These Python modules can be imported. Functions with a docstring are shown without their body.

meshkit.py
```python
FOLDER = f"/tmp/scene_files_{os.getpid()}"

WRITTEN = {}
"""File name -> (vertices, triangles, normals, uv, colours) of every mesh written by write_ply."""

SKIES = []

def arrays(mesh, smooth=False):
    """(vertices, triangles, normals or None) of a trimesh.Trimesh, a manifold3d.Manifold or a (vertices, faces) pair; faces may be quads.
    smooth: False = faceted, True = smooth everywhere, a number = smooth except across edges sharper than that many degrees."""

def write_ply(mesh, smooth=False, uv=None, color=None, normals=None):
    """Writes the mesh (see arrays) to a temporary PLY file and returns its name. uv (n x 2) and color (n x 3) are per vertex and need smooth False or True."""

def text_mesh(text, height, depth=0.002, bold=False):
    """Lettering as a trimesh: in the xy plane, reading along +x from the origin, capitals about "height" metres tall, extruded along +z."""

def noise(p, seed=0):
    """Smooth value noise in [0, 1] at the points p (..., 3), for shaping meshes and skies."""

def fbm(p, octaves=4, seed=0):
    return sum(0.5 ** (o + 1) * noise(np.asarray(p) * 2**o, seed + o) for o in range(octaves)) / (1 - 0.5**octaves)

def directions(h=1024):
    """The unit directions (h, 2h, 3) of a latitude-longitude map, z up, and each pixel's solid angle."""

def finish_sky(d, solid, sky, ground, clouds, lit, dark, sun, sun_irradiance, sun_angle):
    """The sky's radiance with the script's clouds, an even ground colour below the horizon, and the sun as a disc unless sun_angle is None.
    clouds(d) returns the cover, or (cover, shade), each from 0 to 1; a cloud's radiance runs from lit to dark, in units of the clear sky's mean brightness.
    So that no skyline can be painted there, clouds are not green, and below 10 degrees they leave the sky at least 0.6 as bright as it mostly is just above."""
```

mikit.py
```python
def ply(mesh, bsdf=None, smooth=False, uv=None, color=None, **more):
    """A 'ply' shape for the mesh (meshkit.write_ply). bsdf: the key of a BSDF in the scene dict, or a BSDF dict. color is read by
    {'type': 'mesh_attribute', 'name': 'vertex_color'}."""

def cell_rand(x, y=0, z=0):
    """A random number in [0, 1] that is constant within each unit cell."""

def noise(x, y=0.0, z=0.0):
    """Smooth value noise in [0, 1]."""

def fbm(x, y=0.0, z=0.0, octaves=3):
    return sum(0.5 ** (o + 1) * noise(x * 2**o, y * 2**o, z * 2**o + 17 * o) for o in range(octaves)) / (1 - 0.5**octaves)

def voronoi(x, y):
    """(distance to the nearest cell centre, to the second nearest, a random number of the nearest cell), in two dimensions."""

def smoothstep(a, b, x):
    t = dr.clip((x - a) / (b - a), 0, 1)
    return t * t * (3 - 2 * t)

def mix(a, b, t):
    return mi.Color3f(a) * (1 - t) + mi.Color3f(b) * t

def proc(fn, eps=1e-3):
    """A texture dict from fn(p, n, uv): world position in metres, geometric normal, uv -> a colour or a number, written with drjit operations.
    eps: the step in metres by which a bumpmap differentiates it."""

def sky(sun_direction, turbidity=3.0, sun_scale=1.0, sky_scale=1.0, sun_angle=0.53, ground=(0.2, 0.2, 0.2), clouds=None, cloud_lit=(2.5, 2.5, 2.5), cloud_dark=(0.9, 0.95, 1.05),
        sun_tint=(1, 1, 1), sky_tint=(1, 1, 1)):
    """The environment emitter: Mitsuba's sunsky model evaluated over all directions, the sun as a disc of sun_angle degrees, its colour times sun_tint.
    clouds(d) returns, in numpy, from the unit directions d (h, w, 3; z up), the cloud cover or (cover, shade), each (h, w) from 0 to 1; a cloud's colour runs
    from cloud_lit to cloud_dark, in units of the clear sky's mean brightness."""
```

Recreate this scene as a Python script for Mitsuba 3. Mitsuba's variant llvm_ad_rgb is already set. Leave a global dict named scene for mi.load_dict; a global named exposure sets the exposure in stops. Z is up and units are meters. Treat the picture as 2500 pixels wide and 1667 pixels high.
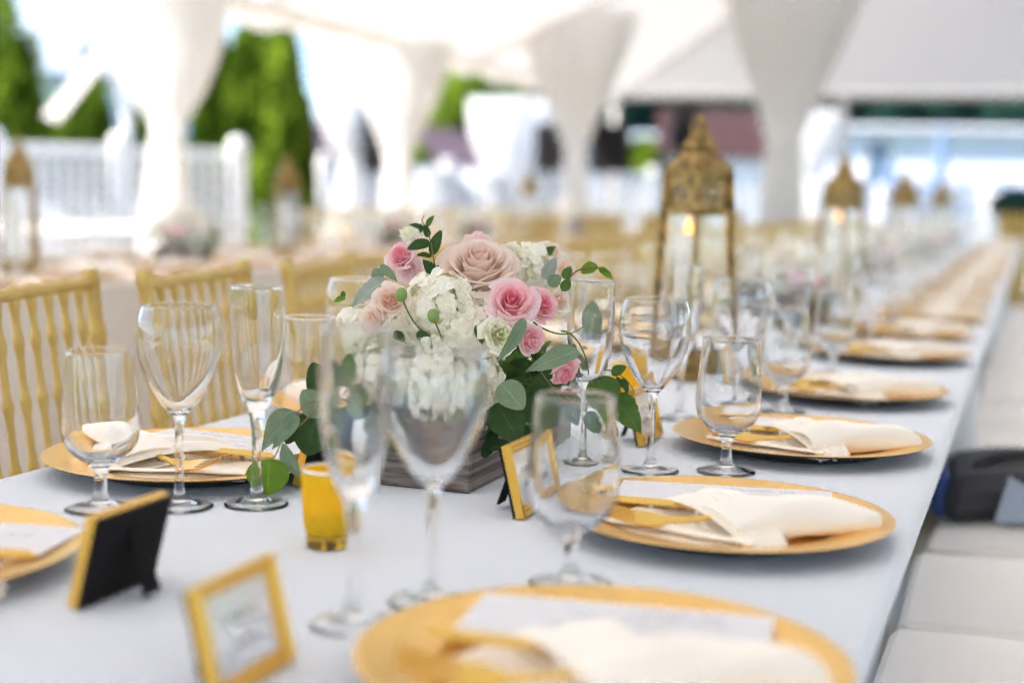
import math, random
import numpy as np, trimesh, mitsuba as mi, drjit as dr
import mikit, meshkit
from shapely.geometry import Polygon, Point, box as sbox
from shapely.ops import unary_union
from scipy.interpolate import PchipInterpolator, CubicSpline

T = mi.ScalarTransform4f
scene, labels = {}, {}
PI = math.pi
rng = np.random.default_rng(7)

# ------------------------------------------------------------------ camera, sky, exposure
YAW, PITCH, ROLL = 0.351, 0.106, 0.025
CAM = np.array([0.0, 0.0, 1.076])
fw = np.array([-math.sin(YAW) * math.cos(PITCH), math.cos(YAW) * math.cos(PITCH), -math.sin(PITCH)])
rt = np.array([math.cos(YAW), math.sin(YAW), 0.0])
up0 = np.cross(rt, fw)
up = -math.sin(ROLL) * rt + math.cos(ROLL) * up0
scene['camera'] = {'type': 'thinlens', 'fov': 39.6, 'fov_axis': 'x', 'aperture_radius': 0.0122, 'focus_distance': 1.575,
                   'near_clip': 0.05, 'far_clip': 600.0,
                   'to_world': T().look_at(origin=CAM.tolist(), target=(CAM + fw).tolist(), up=up.tolist())}
scene['sky_light'] = mikit.sky((-0.53, -0.45, 0.72), turbidity=3, sun_angle=3.0, ground=(0.3, 0.29, 0.27), sun_tint=(0.94, 1.01, 1.15), sky_tint=(1.03, 1.01, 1.0))
exposure = 3.2

# ------------------------------------------------------------------ materials
def rgb(*c): return {'type': 'rgb', 'value': list(c)}
def two(b): return {'type': 'twosided', 'bsdf': b}
def mat(name, color, rough=0.5, metallic=0.0, spec=0.5, **k):
    c = color if isinstance(color, dict) else rgb(*color)
    scene[name] = two({'type': 'principled', 'base_color': c, 'roughness': rough, 'metallic': metallic, 'specular': spec, **k})
def thin(name, color, rough=0.6, trans=0.6, **k):
    c = color if isinstance(color, dict) else rgb(*color)
    scene[name] = {'type': 'principledthin', 'base_color': c, 'roughness': rough, 'diff_trans': trans, 'eta': 1.35, **k}

N, FB, SS, MIX = mikit.noise, mikit.fbm, mikit.smoothstep, mikit.mix
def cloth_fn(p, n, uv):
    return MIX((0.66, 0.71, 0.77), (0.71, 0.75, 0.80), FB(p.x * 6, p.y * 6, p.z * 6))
def cloth_bump(p, n, uv):
    pucker = FB(p.x * 11 + 2 * N(p.x * 3, p.y * 3, 0), p.y * 5, p.z * 7, 4)
    return 0.0026 * pucker + 0.00018 * (N(p.x * 700, p.y * 90, p.z * 90) + N(p.x * 90, p.y * 700, p.z * 700))
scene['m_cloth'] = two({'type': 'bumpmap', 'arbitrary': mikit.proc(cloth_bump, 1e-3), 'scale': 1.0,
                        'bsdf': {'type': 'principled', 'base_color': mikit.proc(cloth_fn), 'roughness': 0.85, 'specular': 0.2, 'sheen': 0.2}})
def wood_fn(p, n, uv):
    g = FB(p.x * 38 + p.z * 0, p.y * 5, p.z * 190, 4)
    s = N(p.x * 60, p.y * 14, p.z * 420)
    c = MIX((0.09, 0.07, 0.062), (0.27, 0.23, 0.21), SS(0.2, 0.8, g))
    return c * (0.8 + 0.4 * s)
def wood_bump(p, n, uv):
    return 0.0012 * FB(p.x * 38, p.y * 5, p.z * 190, 4) + 0.0004 * N(p.x * 80, p.y * 20, p.z * 500)
scene['m_wood'] = two({'type': 'bumpmap', 'arbitrary': mikit.proc(wood_bump, 4e-4), 'scale': 1.0,
                       'bsdf': {'type': 'principled', 'base_color': mikit.proc(wood_fn), 'roughness': 0.8, 'specular': 0.25}})
mat('m_wood_dark', (0.08, 0.055, 0.045), 0.9)
def charger_fn(p, n, uv): return MIX((0.90, 0.53, 0.13), (0.96, 0.63, 0.20), FB(p.x * 30, p.y * 30, 0, 4))
def charger_rough(p, n, uv): return 0.17 + 0.16 * FB(p.x * 60, p.y * 22, 3.0, 4)
scene['m_charger'] = two({'type': 'principled', 'base_color': mikit.proc(charger_fn), 'roughness': mikit.proc(charger_rough), 'metallic': 0.82, 'specular': 0.5, 'clearcoat': 0.3, 'clearcoat_gloss': 0.9})
mat('m_charger_under', (0.05, 0.045, 0.04), 0.6)
mat('m_gold_bright', (0.80, 0.53, 0.13), 0.2, 0.97)
mat('m_gold_frame', (0.82, 0.49, 0.09), 0.34, 0.65)
def chair_fn(p, n, uv):
    return MIX((0.56, 0.375, 0.10), (0.76, 0.54, 0.18), FB(p.x * 25, p.y * 25, p.z * 12))
mat('m_chair_gold', mikit.proc(chair_fn), 0.36, 0.5)
def brass_fn(p, n, uv):
    f = FB(p.x * 70, p.y * 70, p.z * 70, 4)
    return MIX((0.16, 0.095, 0.028), (0.50, 0.33, 0.11), SS(0.25, 0.7, f))
mat('m_brass', mikit.proc(brass_fn), 0.45, 0.6)
thin('m_napkin', (0.93, 0.88, 0.79), 0.8, 0.35)
def nap_bump(p, n, uv):
    return 0.0007 * FB(p.x * 34, p.y * 34, p.z * 60, 4) + 0.00012 * (N(p.x * 900, p.y * 120, p.z * 300) + N(p.x * 120, p.y * 900, p.z * 300))
scene['m_napkin_solid'] = two({'type': 'bumpmap', 'arbitrary': mikit.proc(nap_bump, 6e-4), 'scale': 1.0, 'bsdf': {'type': 'principled', 'base_color': rgb(0.94, 0.89, 0.80), 'roughness': 0.85, 'specular': 0.2, 'sheen': 0.3}})
mat('m_card', (0.78, 0.79, 0.82), 0.7, 0, 0.2)
mat('m_ink', (0.06, 0.06, 0.07), 0.7)
mat('m_ink_grey', (0.25, 0.26, 0.28), 0.7)
mat('m_velvet', (0.012, 0.011, 0.012), 0.9, 0, 0.1, sheen=0.3)
mat('m_cushion', (0.88, 0.855, 0.83), 0.85, 0, 0.2, sheen=0.2)
scene['m_glass'] = {'type': 'dielectric', 'int_ior': 1.5, 'ext_ior': 1.0}
scene['m_thin_glass'] = {'type': 'thindielectric', 'int_ior': 1.52}
mat('m_wax', (0.86, 0.84, 0.78), 0.5, 0, 0.4)
def votive_fn(p, n, uv):
    s = N(p.x * 900, p.y * 900, p.z * 900)
    low = SS(0.80, 0.765, p.z)
    speck = SS(0.86 - 0.12 * low, 0.93 - 0.12 * low, s)
    return MIX((0.93, 0.71, 0.05), (0.25, 0.16, 0.02), speck)
thin('m_votive', mikit.proc(votive_fn), 0.18, 1.05)
mat('m_votive_rim', (0.9, 0.84, 0.7), 0.15, 0.95)
scene['m_amber_glass'] = {'type': 'dielectric', 'int_ior': 1.5, 'ext_ior': 1.0, 'specular_transmittance': rgb(0.80, 0.62, 0.16)}
scene['m_cloth_ivory'] = two({'type': 'principled', 'base_color': rgb(.88, .81, .72), 'roughness': 0.85, 'specular': 0.2})
# petals and leaves
def petal(name, a, b, trans=0.7):
    def fn(p, n, uv, a=a, b=b):
        return MIX(a, b, FB(p.x * 160, p.y * 160, p.z * 160, 2))
    thin(name, mikit.proc(fn), 0.6, trans)
petal('m_blush', (0.93, 0.79, 0.71), (0.95, 0.85, 0.77))
petal('m_blush_in', (0.87, 0.68, 0.62), (0.92, 0.77, 0.70))
petal('m_blush_out', (0.92, 0.80, 0.72), (0.93, 0.84, 0.75))
petal('m_pink', (0.97, 0.58, 0.63), (0.98, 0.74, 0.76))
petal('m_pink_in', (0.91, 0.36, 0.46), (0.95, 0.50, 0.57))
petal('m_pink_pale', (0.94, 0.72, 0.76), (0.95, 0.80, 0.82))
petal('m_peach', (0.94, 0.71, 0.60), (0.95, 0.82, 0.73))
petal('m_cream', (0.89, 0.87, 0.70), (0.93, 0.92, 0.80), .3)
petal('m_white', (0.94, 0.92, 0.79), (0.96, 0.95, 0.87), .3)
petal('m_greenish', (0.84, 0.89, 0.62), (0.91, 0.93, 0.78))
def leafmat(name, a, b, trans=0.5, rough=0.5):
    def fn(p, n, uv, a=a, b=b):
        vein = SS(0.035, 0.0, dr.abs(uv.x - 0.5)) * 0.5
        rib = SS(0.12, 0.0, dr.abs(dr.abs(mi.Float(uv.y * 8 + dr.abs(uv.x - 0.5) * 7) - dr.floor(uv.y * 8 + dr.abs(uv.x - 0.5) * 7) - 0.5))) * 0.12
        c = MIX(a, b, FB(p.x * 90, p.y * 90, p.z * 90, 3))
        return c * (1 + 0.9 * vein + rib)
    thin(name, mikit.proc(fn), rough, trans)
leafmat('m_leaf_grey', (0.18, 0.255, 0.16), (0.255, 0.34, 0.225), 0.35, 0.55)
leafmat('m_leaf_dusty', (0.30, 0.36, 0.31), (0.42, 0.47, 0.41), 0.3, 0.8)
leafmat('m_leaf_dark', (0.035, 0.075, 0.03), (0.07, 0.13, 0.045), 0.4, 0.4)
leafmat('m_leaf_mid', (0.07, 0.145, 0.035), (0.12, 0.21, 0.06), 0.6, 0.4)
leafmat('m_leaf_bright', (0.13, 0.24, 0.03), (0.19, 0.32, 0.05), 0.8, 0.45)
mat('m_stem', (0.22, 0.15, 0.06), 0.6)
mat('m_stem_green', (0.14, 0.19, 0.06), 0.6)
mat('m_bud', (0.20, 0.32, 0.08), 0.5)
# setting
thin('m_canopy', (0.88, 0.88, 0.89), 0.8, 0.34)
thin('m_valance', (0.88, 0.84, 0.82), 0.8, 0.55)
thin('m_drape', (0.95, 0.95, 0.95), 0.8, 0.95)
mat('m_alu', (0.75, 0.76, 0.78), 0.45, 0.4)
mat('m_white_paint', (0.82, 0.82, 0.82), 0.5)
mat('m_black', (0.014, 0.014, 0.016), 0.7, 0, 0.2)
mat('m_grille', (0.018, 0.018, 0.02), 0.8, 0, 0.15)
def paver_fn(p, n, uv):
    j = dr.maximum(SS(0.47, 0.5, dr.abs(p.x * 2.2 - dr.floor(p.x * 2.2) - 0.5)), SS(0.47, 0.5, dr.abs(p.y * 2.2 - dr.floor(p.y * 2.2) - 0.5)))
    t = mikit.cell_rand(p.x * 2.2, p.y * 2.2)
    c = MIX((0.27, 0.225, 0.185), (0.38, 0.325, 0.275), 0.6 * t + 0.4 * FB(p.x * 9, p.y * 9, 0))
    return c * (1 - 0.45 * j)
mat('m_paver', mikit.proc(paver_fn), 0.85, 0, 0.2)
def lawn_fn(p, n, uv): return MIX((0.05, 0.09, 0.02), (0.10, 0.15, 0.04), FB(p.x * 2, p.y * 2, 0, 4))
def concrete_fn(p, n, uv): return MIX((0.20, 0.19, 0.175), (0.29, 0.275, 0.26), FB(p.x * 1.5, p.y * 1.5, 0, 4))
mat('m_concrete', mikit.proc(concrete_fn), 0.9, 0, 0.1)
mat('m_lawn', mikit.proc(lawn_fn), 0.9, 0, 0.1)
def crown_fn(p, n, uv): return MIX((0.03, 0.07, 0.006), (0.22, 0.33, 0.03), SS(0.28, 0.75, FB(p.x * 5, p.y * 5, p.z * 3.2, 4)))
thin('m_conifer', mikit.proc(crown_fn), 0.6, 0.5)
def crown_fn2(p, n, uv): return MIX((0.15, 0.25, 0.02), (0.28, 0.40, 0.05), FB(p.x * 2, p.y * 2, p.z * 2, 3))
thin('m_broadleaf', mikit.proc(crown_fn2), 0.6, 0.8)
def crown_fn3(p, n, uv): return MIX((0.012, 0.04, 0.035), (0.03, 0.075, 0.06), FB(p.x * 1.0, p.y * 1.0, p.z * 1.0, 3))
thin('m_far_tree', mikit.proc(crown_fn3), 0.7, 0.2)
mat('m_bark', (0.12, 0.085, 0.06), 0.9)
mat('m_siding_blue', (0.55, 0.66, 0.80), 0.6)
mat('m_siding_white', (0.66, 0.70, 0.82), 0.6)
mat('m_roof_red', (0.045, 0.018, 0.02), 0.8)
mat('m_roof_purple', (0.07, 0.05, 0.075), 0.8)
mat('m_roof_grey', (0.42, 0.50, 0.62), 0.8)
mat('m_window', (0.10, 0.17, 0.28), 0.15, 0, 0.8)
mat('m_bag', (0.035, 0.036, 0.045), 0.6, sheen=0.3)
mat('m_bag_blue', (0.015, 0.05, 0.20), 0.5)
mat('m_bag_pale', (0.36, 0.44, 0.56), 0.5)
mat('m_bush', (0.012, 0.05, 0.04), 0.7)
# ------------------------------------------------------------------ helpers
def numbered(name):
    if name not in used: used[name] = 0; return name
    used[name] += 1
    return numbered_key(name, used[name])
def numbered_key(name, k): return f'{name}_{k:03d}'
used = {}
def thing(name, label, cat, group=None):
    k = numbered(name); labels[k] = {'label': label, 'category': cat}
    if group: labels[k]['group'] = group
    return k
def struct(name): k = numbered(name); labels[k] = {'kind': 'structure'}; return k
def part(parent, name, shape, to=None, label=None, kind=None):
    k = numbered(parent + '__' + name)
    d = dict(shape)
    if to is not None: d['to_world'] = to
    scene[k] = d
    if label or kind:
        labels[k] = {}
        if label: labels[k]['label'] = label
        if kind: labels[k]['kind'] = kind
    return k
def put(key, shape, to=None):
    d = dict(shape)
    if to is not None: d['to_world'] = to
    scene[key] = d
def M(v, f): return trimesh.Trimesh(np.asarray(v, float), np.asarray(f, int), process=False)
def cat(*ms): return trimesh.util.concatenate([m for m in ms])
def tr(x, y, z=0, rz=0.0, s=1.0, rx=0, ry=0):
    t = T().translate([float(x), float(y), float(z)])
    if rz: t = t @ T().rotate([0, 0, 1], math.degrees(rz))
    if ry: t = t @ T().rotate([0, 1, 0], math.degrees(ry))
    if rx: t = t @ T().rotate([1, 0, 0], math.degrees(rx))
    if s != 1.0: t = t @ T().scale([s, s, s])
    return t
def mul(t, u): return T(np.array(t.matrix, float) @ np.array(u.matrix, float))
def grid(P, closed_u=False):
    """P (nu, nv, 3) -> mesh, quads split; uv in [0,1]"""
    nu, nv = P.shape[:2]
    idx = np.arange(nu * nv).reshape(nu, nv)
    if closed_u: idx = np.vstack([idx, idx[:1]])
    a, b, c, d = idx[:-1, :-1], idx[1:, :-1], idx[1:, 1:], idx[:-1, 1:]
    f = np.vstack([np.stack([a, b, c], -1).reshape(-1, 3), np.stack([a, c, d], -1).reshape(-1, 3)])
    return M(P.reshape(-1, 3), f)
def grid_uv(P):
    u, v = np.meshgrid(np.linspace(0, 1, P.shape[0]), np.linspace(0, 1, P.shape[1]), indexing='ij')
    return np.stack([u.ravel(), v.ravel()], 1)
def lathe(prof, n=32):
    prof = np.asarray(prof, float); a = np.arange(n) * 2 * PI / n
    P = np.stack([prof[None, :, 0] * np.cos(a)[:, None], prof[None, :, 0] * np.sin(a)[:, None], np.broadcast_to(prof[:, 1], (n, len(prof)))], -1)
    return grid(P, True)
def bx(x0, x1, y0, y1, z0, z1, b=0.0):
    if b <= 0:
        m = trimesh.creation.box((x1 - x0, y1 - y0, z1 - z0)); m.apply_translation([(x0 + x1) / 2, (y0 + y1) / 2, (z0 + z1) / 2]); return m
    pts = []
    for sx in (0, 1):
        for sy in (0, 1):
            for sz in (0, 1):
                c = np.array([(x0, x1)[sx], (y0, y1)[sy], (z0, z1)[sz]]); s = np.array([1 - 2 * sx, 1 - 2 * sy, 1 - 2 * sz]) * b
                for k in range(3):
                    q = c + s; q[k] = c[k]; pts.append(q)
    return trimesh.convex.convex_hull(np.array(pts))
def tube(pts, rad, sides=8, cap=True):
    p = np.asarray(pts, float); r = np.broadcast_to(rad, (len(p),)).astype(float)
    t = np.gradient(p, axis=0); t /= np.linalg.norm(t, axis=1, keepdims=True) + 1e-12
    ref = np.array([0, 0, 1.0]) if abs(t[:, 2]).mean() < 0.8 else np.array([1.0, 0, 0])
    a = np.cross(t, ref); a /= np.linalg.norm(a, axis=1, keepdims=True); b = np.cross(t, a)
    an = np.arange(sides) * 2 * PI / sides
    P = p[None] + r[None, :, None] * (np.cos(an)[:, None, None] * a[None] + np.sin(an)[:, None, None] * b[None])
    m = grid(P, True)
    if cap:
        v, f = np.array(m.vertices), np.array(m.faces); L = len(p)
        v = np.vstack([v, p[:1], p[-1:]]); k = len(v)
        ii = np.arange(sides); jj = (ii + 1) % sides
        f = np.vstack([f, np.stack([ii * L, jj * L, ii * 0 + k - 2], 1)[:, ::-1], np.stack([ii * L + L - 1, jj * L + L - 1, ii * 0 + k - 1], 1)])
        m = M(v, f)
    return m
def bar(a, b, r, sides=8):
    return tube([a, b], r, sides)
def crv(pts, n=12):
    p = np.asarray(pts, float); s = np.r_[0, np.cumsum(np.linalg.norm(np.diff(p, axis=0), axis=1))]
    return CubicSpline(s, p)(np.linspace(0, s[-1], n)) if len(p) > 2 else np.linspace(p[0], p[-1], n)
def prof(pts, n):
    """smooth monotone-ish profile through (r,z) points"""
    p = np.asarray(pts, float); s = np.r_[0, np.cumsum(np.linalg.norm(np.diff(p, axis=0), axis=1))]
    q = np.linspace(0, s[-1], n)
    return np.stack([PchipInterpolator(s, p[:, 0])(q), PchipInterpolator(s, p[:, 1])(q)], 1)
def unit(v): v = np.asarray(v, float); return v / (np.linalg.norm(v) + 1e-12)
def extr(poly, h, z=0.0):
    gs = getattr(poly, 'geoms', [poly])
    m = cat(*[trimesh.creation.extrude_polygon(g, h, engine='earcut') for g in gs]); m.apply_translation([0, 0, z]); return m
ORD = ['first', 'second', 'third', 'fourth', 'fifth', 'sixth', 'seventh', 'eighth', 'ninth', 'tenth', 'eleventh', 'twelfth', 'thirteenth', 'fourteenth', 'fifteenth',
       'sixteenth', 'seventeenth', 'eighteenth', 'nineteenth', 'twentieth', 'twenty-first', 'twenty-second', 'twenty-third', 'twenty-fourth', 'twenty-fifth', 'twenty-sixth', 'twenty-seventh', 'twenty-eighth']
ply = mikit.ply

# ------------------------------------------------------------------ ground
g = struct('patio'); put(g, ply(bx(-5.1, 6.2, -7, 18, -0.2, 0.0), 'm_paver'))
g = struct('terrace'); put(g, ply(bx(-13, 14, -12, 27, -0.2, -0.006), 'm_concrete'))
g = struct('lawn'); put(g, ply(M([[-300, -300, -0.05], [300, -300, -0.05], [300, 300, -0.05], [-300, 300, -0.05]], [[0, 1, 2], [0, 2, 3]]), 'm_lawn'))

# ------------------------------------------------------------------ the marquee
XL, XR, YN, YF, ZE, ZR = -4.95, 5.6, -5.5, 17.0, 2.31, 4.6
XM = (XL + XR) / 2; HIP = 4.6
tent = thing('wedding_tent', 'big white frame tent with pale fabric roof over the dining tables', 'tent')
def sag(quad, n=14):
    a, b, c, d = [np.array(q, float) for q in quad]
    u, v = np.meshgrid(np.linspace(0, 1, n), np.linspace(0, 1, n), indexing='ij'); u, v = u[..., None], v[..., None]
    P = (1 - u) * ((1 - v) * a + v * d) + u * ((1 - v) * b + v * c)
    P[..., 2] -= 0.10 * (np.sin(PI * v[..., 0]) * (0.4 + 0.6 * np.sin(PI * 3 * u[..., 0]) ** 2))
    return grid(P)
rA, rB = (XM, YN + HIP, ZR), (XM, YF - HIP, ZR)
part(tent, 'canopy', ply(sag([(XL, YN, ZE), (XL, YF, ZE), rB, rA], 30), 'm_canopy', True), label='left slope of the white fabric roof')
part(tent, 'canopy', ply(sag([(XR, YF, ZE), (XR, YN, ZE), rA, rB], 30), 'm_canopy', True), label='right slope of the white fabric roof')
part(tent, 'canopy', ply(sag([(XL, YF, ZE), (XR, YF, ZE), rB, rB], 16), 'm_canopy', True), label='far hip of the white fabric roof')
part(tent, 'canopy', ply(sag([(XR, YN, ZE), (XL, YN, ZE), rA, rA], 16), 'm_canopy', True))
def valance(a, b, h=0.27, n=60):
    a, b = np.array(a, float), np.array(b, float); s = np.linspace(0, 1, n)
    L = np.linalg.norm(b - a); sc = np.abs(np.sin(PI * s * L / 0.9)) * 0.06
    nrm = np.array([-(b - a)[1], (b - a)[0], 0]) / L
    top = a + s[:, None] * (b - a) + nrm * (0.02 * np.sin(s * L * 9))[:, None]
    bot = top.copy(); bot[:, 2] -= h - 0.06 + sc
    return grid(np.stack([top, bot], 1))
for a, b in (((XL - .03, YN, ZE + .02), (XL - .03, YF, ZE + .02)), ((XL, YF + .03, ZE + .02), (XR, YF + .03, ZE + .02)), ((XR + .03, YN, ZE + .02), (XR + .03, YF, ZE + .02))):
    part(tent, 'valance', ply(valance(a, b, (.23 if a[0] < 0 else .27) if a[0] == b[0] else .08, n=160), 'm_valance', True))
for a, b in (((XL, YN, ZE - .05), (XL, YF, ZE - .05)), ((XR, YN, ZE - .05), (XR, YF, ZE - .05)), ((XL, YF, ZE - .05), (XR, YF, ZE - .05)), ((XL, YF, ZE - .08), rB), ((XR, YF, ZE - .08), rB), (tuple(np.array(rA) - [0, 0, .08]), tuple(np.array(rB) - [0, 0, .08]))):
    part(tent, 'roof_beam', ply(bar(a, b, 0.045), 'm_white_paint', 40))
for y in (0.5, 4.6, 8.4, 12.2):
    for X in (XL, XR):
        part(tent, 'rafter', ply(bar((X, y, ZE - .1), (XM, y, ZR - .16), 0.04), 'm_white_paint', 40))
leg = ply(bar((0, 0, 0), (0, 0, ZE - .02), 0.045, 12), 'm_white_paint', 40)
for x, y in ((XL, 0.5), (XL, 4.3), (XR, 0.5), (XR, 4.6), (XR, 8.4), (XR, 12.2), (XR, YF), (XL, YF), (-2.2, YF), (1.8, YF)):
    part(tent, 'pole', leg, tr(x, y))
def stage_post(x, y): part(tent, 'pole', leg, tr(x, y))

def drape(x, y, ztie, wtop, wtie, wlow, label, nf=24, seed=0, ztop=2.44, power=2.2):
    """sheer panel hung round a pole, tied in at ztie"""
    r = np.random.default_rng(seed)
    zs = np.r_[np.linspace(0.02, ztie - .02, 18), np.linspace(ztie, ztop, 34)]
    n = 240; a = np.arange(n) * 2 * PI / n; ph = r.uniform(0, 6, 4)
    P = np.zeros((n, len(zs), 3))
    for j, z in enumerate(zs):
        if z >= ztie: t = (z - ztie) / (ztop - ztie); w = wtie + (wtop - wtie) * (1 - (1 - t) ** power)
        else: t = (ztie - z) / ztie; w = wtie + (wlow - wtie) * (t ** 0.7)
        amp = 0.15 + 0.16 * min(1, abs(z - ztie) / 0.6)
        w_ = nf * a + ph[0] + 0.9 * np.sin(3 * a + ph[1] + z * .7)
        fold = 1 + amp * (2 * np.abs(np.cos(w_ / 2)) ** 1.4 - 1) * (.7 + .3 * np.sin(4 * a + ph[3])) + 0.07 * np.cos(5 * a + ph[2])
        P[:, j, 0] = 0.5 * w * np.cos(a) * fold; P[:, j, 1] = 0.5 * w * (0.55 if z > ztie else 0.7) * np.sin(a) * fold; P[:, j, 2] = z
    t = thing('drape', label, 'drape', 'white drapes tied round the tent poles')
    part(t, 'panel', ply(grid(P, True), 'm_drape', True), tr(x, y, 0, YAW))
    tie = lathe([(wtie * .56, ztie - .035), (wtie * .60, ztie - .03), (wtie * .60, ztie + .03), (wtie * .56, ztie + .035)], 20)
    part(t, 'tie_band', ply(tie, 'm_drape', 40), tr(x, y, 0, YAW))
    stage_post(x, y)
for px, ztie, wt, wi, wl, lab, sd, pw in (
    ((-4.9694, 7.4250, 1.3809), 1.40, .60, .155, .33, 'leftmost white drape, blazing in sunlight in front of the picket fence', 1, 2.6),
    ((-5.0189, 10.8249, 1.3011), 1.30, .70, .165, .32, 'white drape right of the tall hedge and beside a black loudspeaker', 2, 1.25),
    ((-4.0042, 12.4981, 1.4476), 1.45, .84, .17, .30, 'white drape hanging between the two squat black loudspeakers', 3, 1.15),
    ((-1.7132, 10.1283, 1.4834), 1.49, 1.0, .22, .30, 'wide white drape right of the nearest brass lantern', 4, 1.2),
    ((-7.5051, 14.9464, 1.2873), 1.34, .62, .18, .5, 'small sunlit white drape just left of the dark loudspeaker', 5, 2.6),
    ((-6.6591, 17.9267, 1.2271), 1.2, .86, .40, .8, 'far sunlit white drape behind the bouquet', 6, 2.6),
    ((-3.0403, 20.3424, 1.4012), 1.28, .62, .2, .42, 'far white drape glowing right behind the wide drape', 8, 2.6),
    ((-7.2566, 10.2456, 1.5294), 1.62, .40, .05, .08, 'pale drape tail hanging behind the leftmost drape', 9, 1.2)):
    roof_z = min(ZE + (px[0] - XL) / (XM - XL) * (ZR - ZE), ZE + (YF - px[1]) / HIP * (ZR - ZE)) - .03
    drape(px[0], px[1], ztie, wt * (1 + .25 * max(0, roof_z - ZE)), wi, wl, lab, seed=sd, power=pw, ztop=max(ZE - .03, roof_z))
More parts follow.
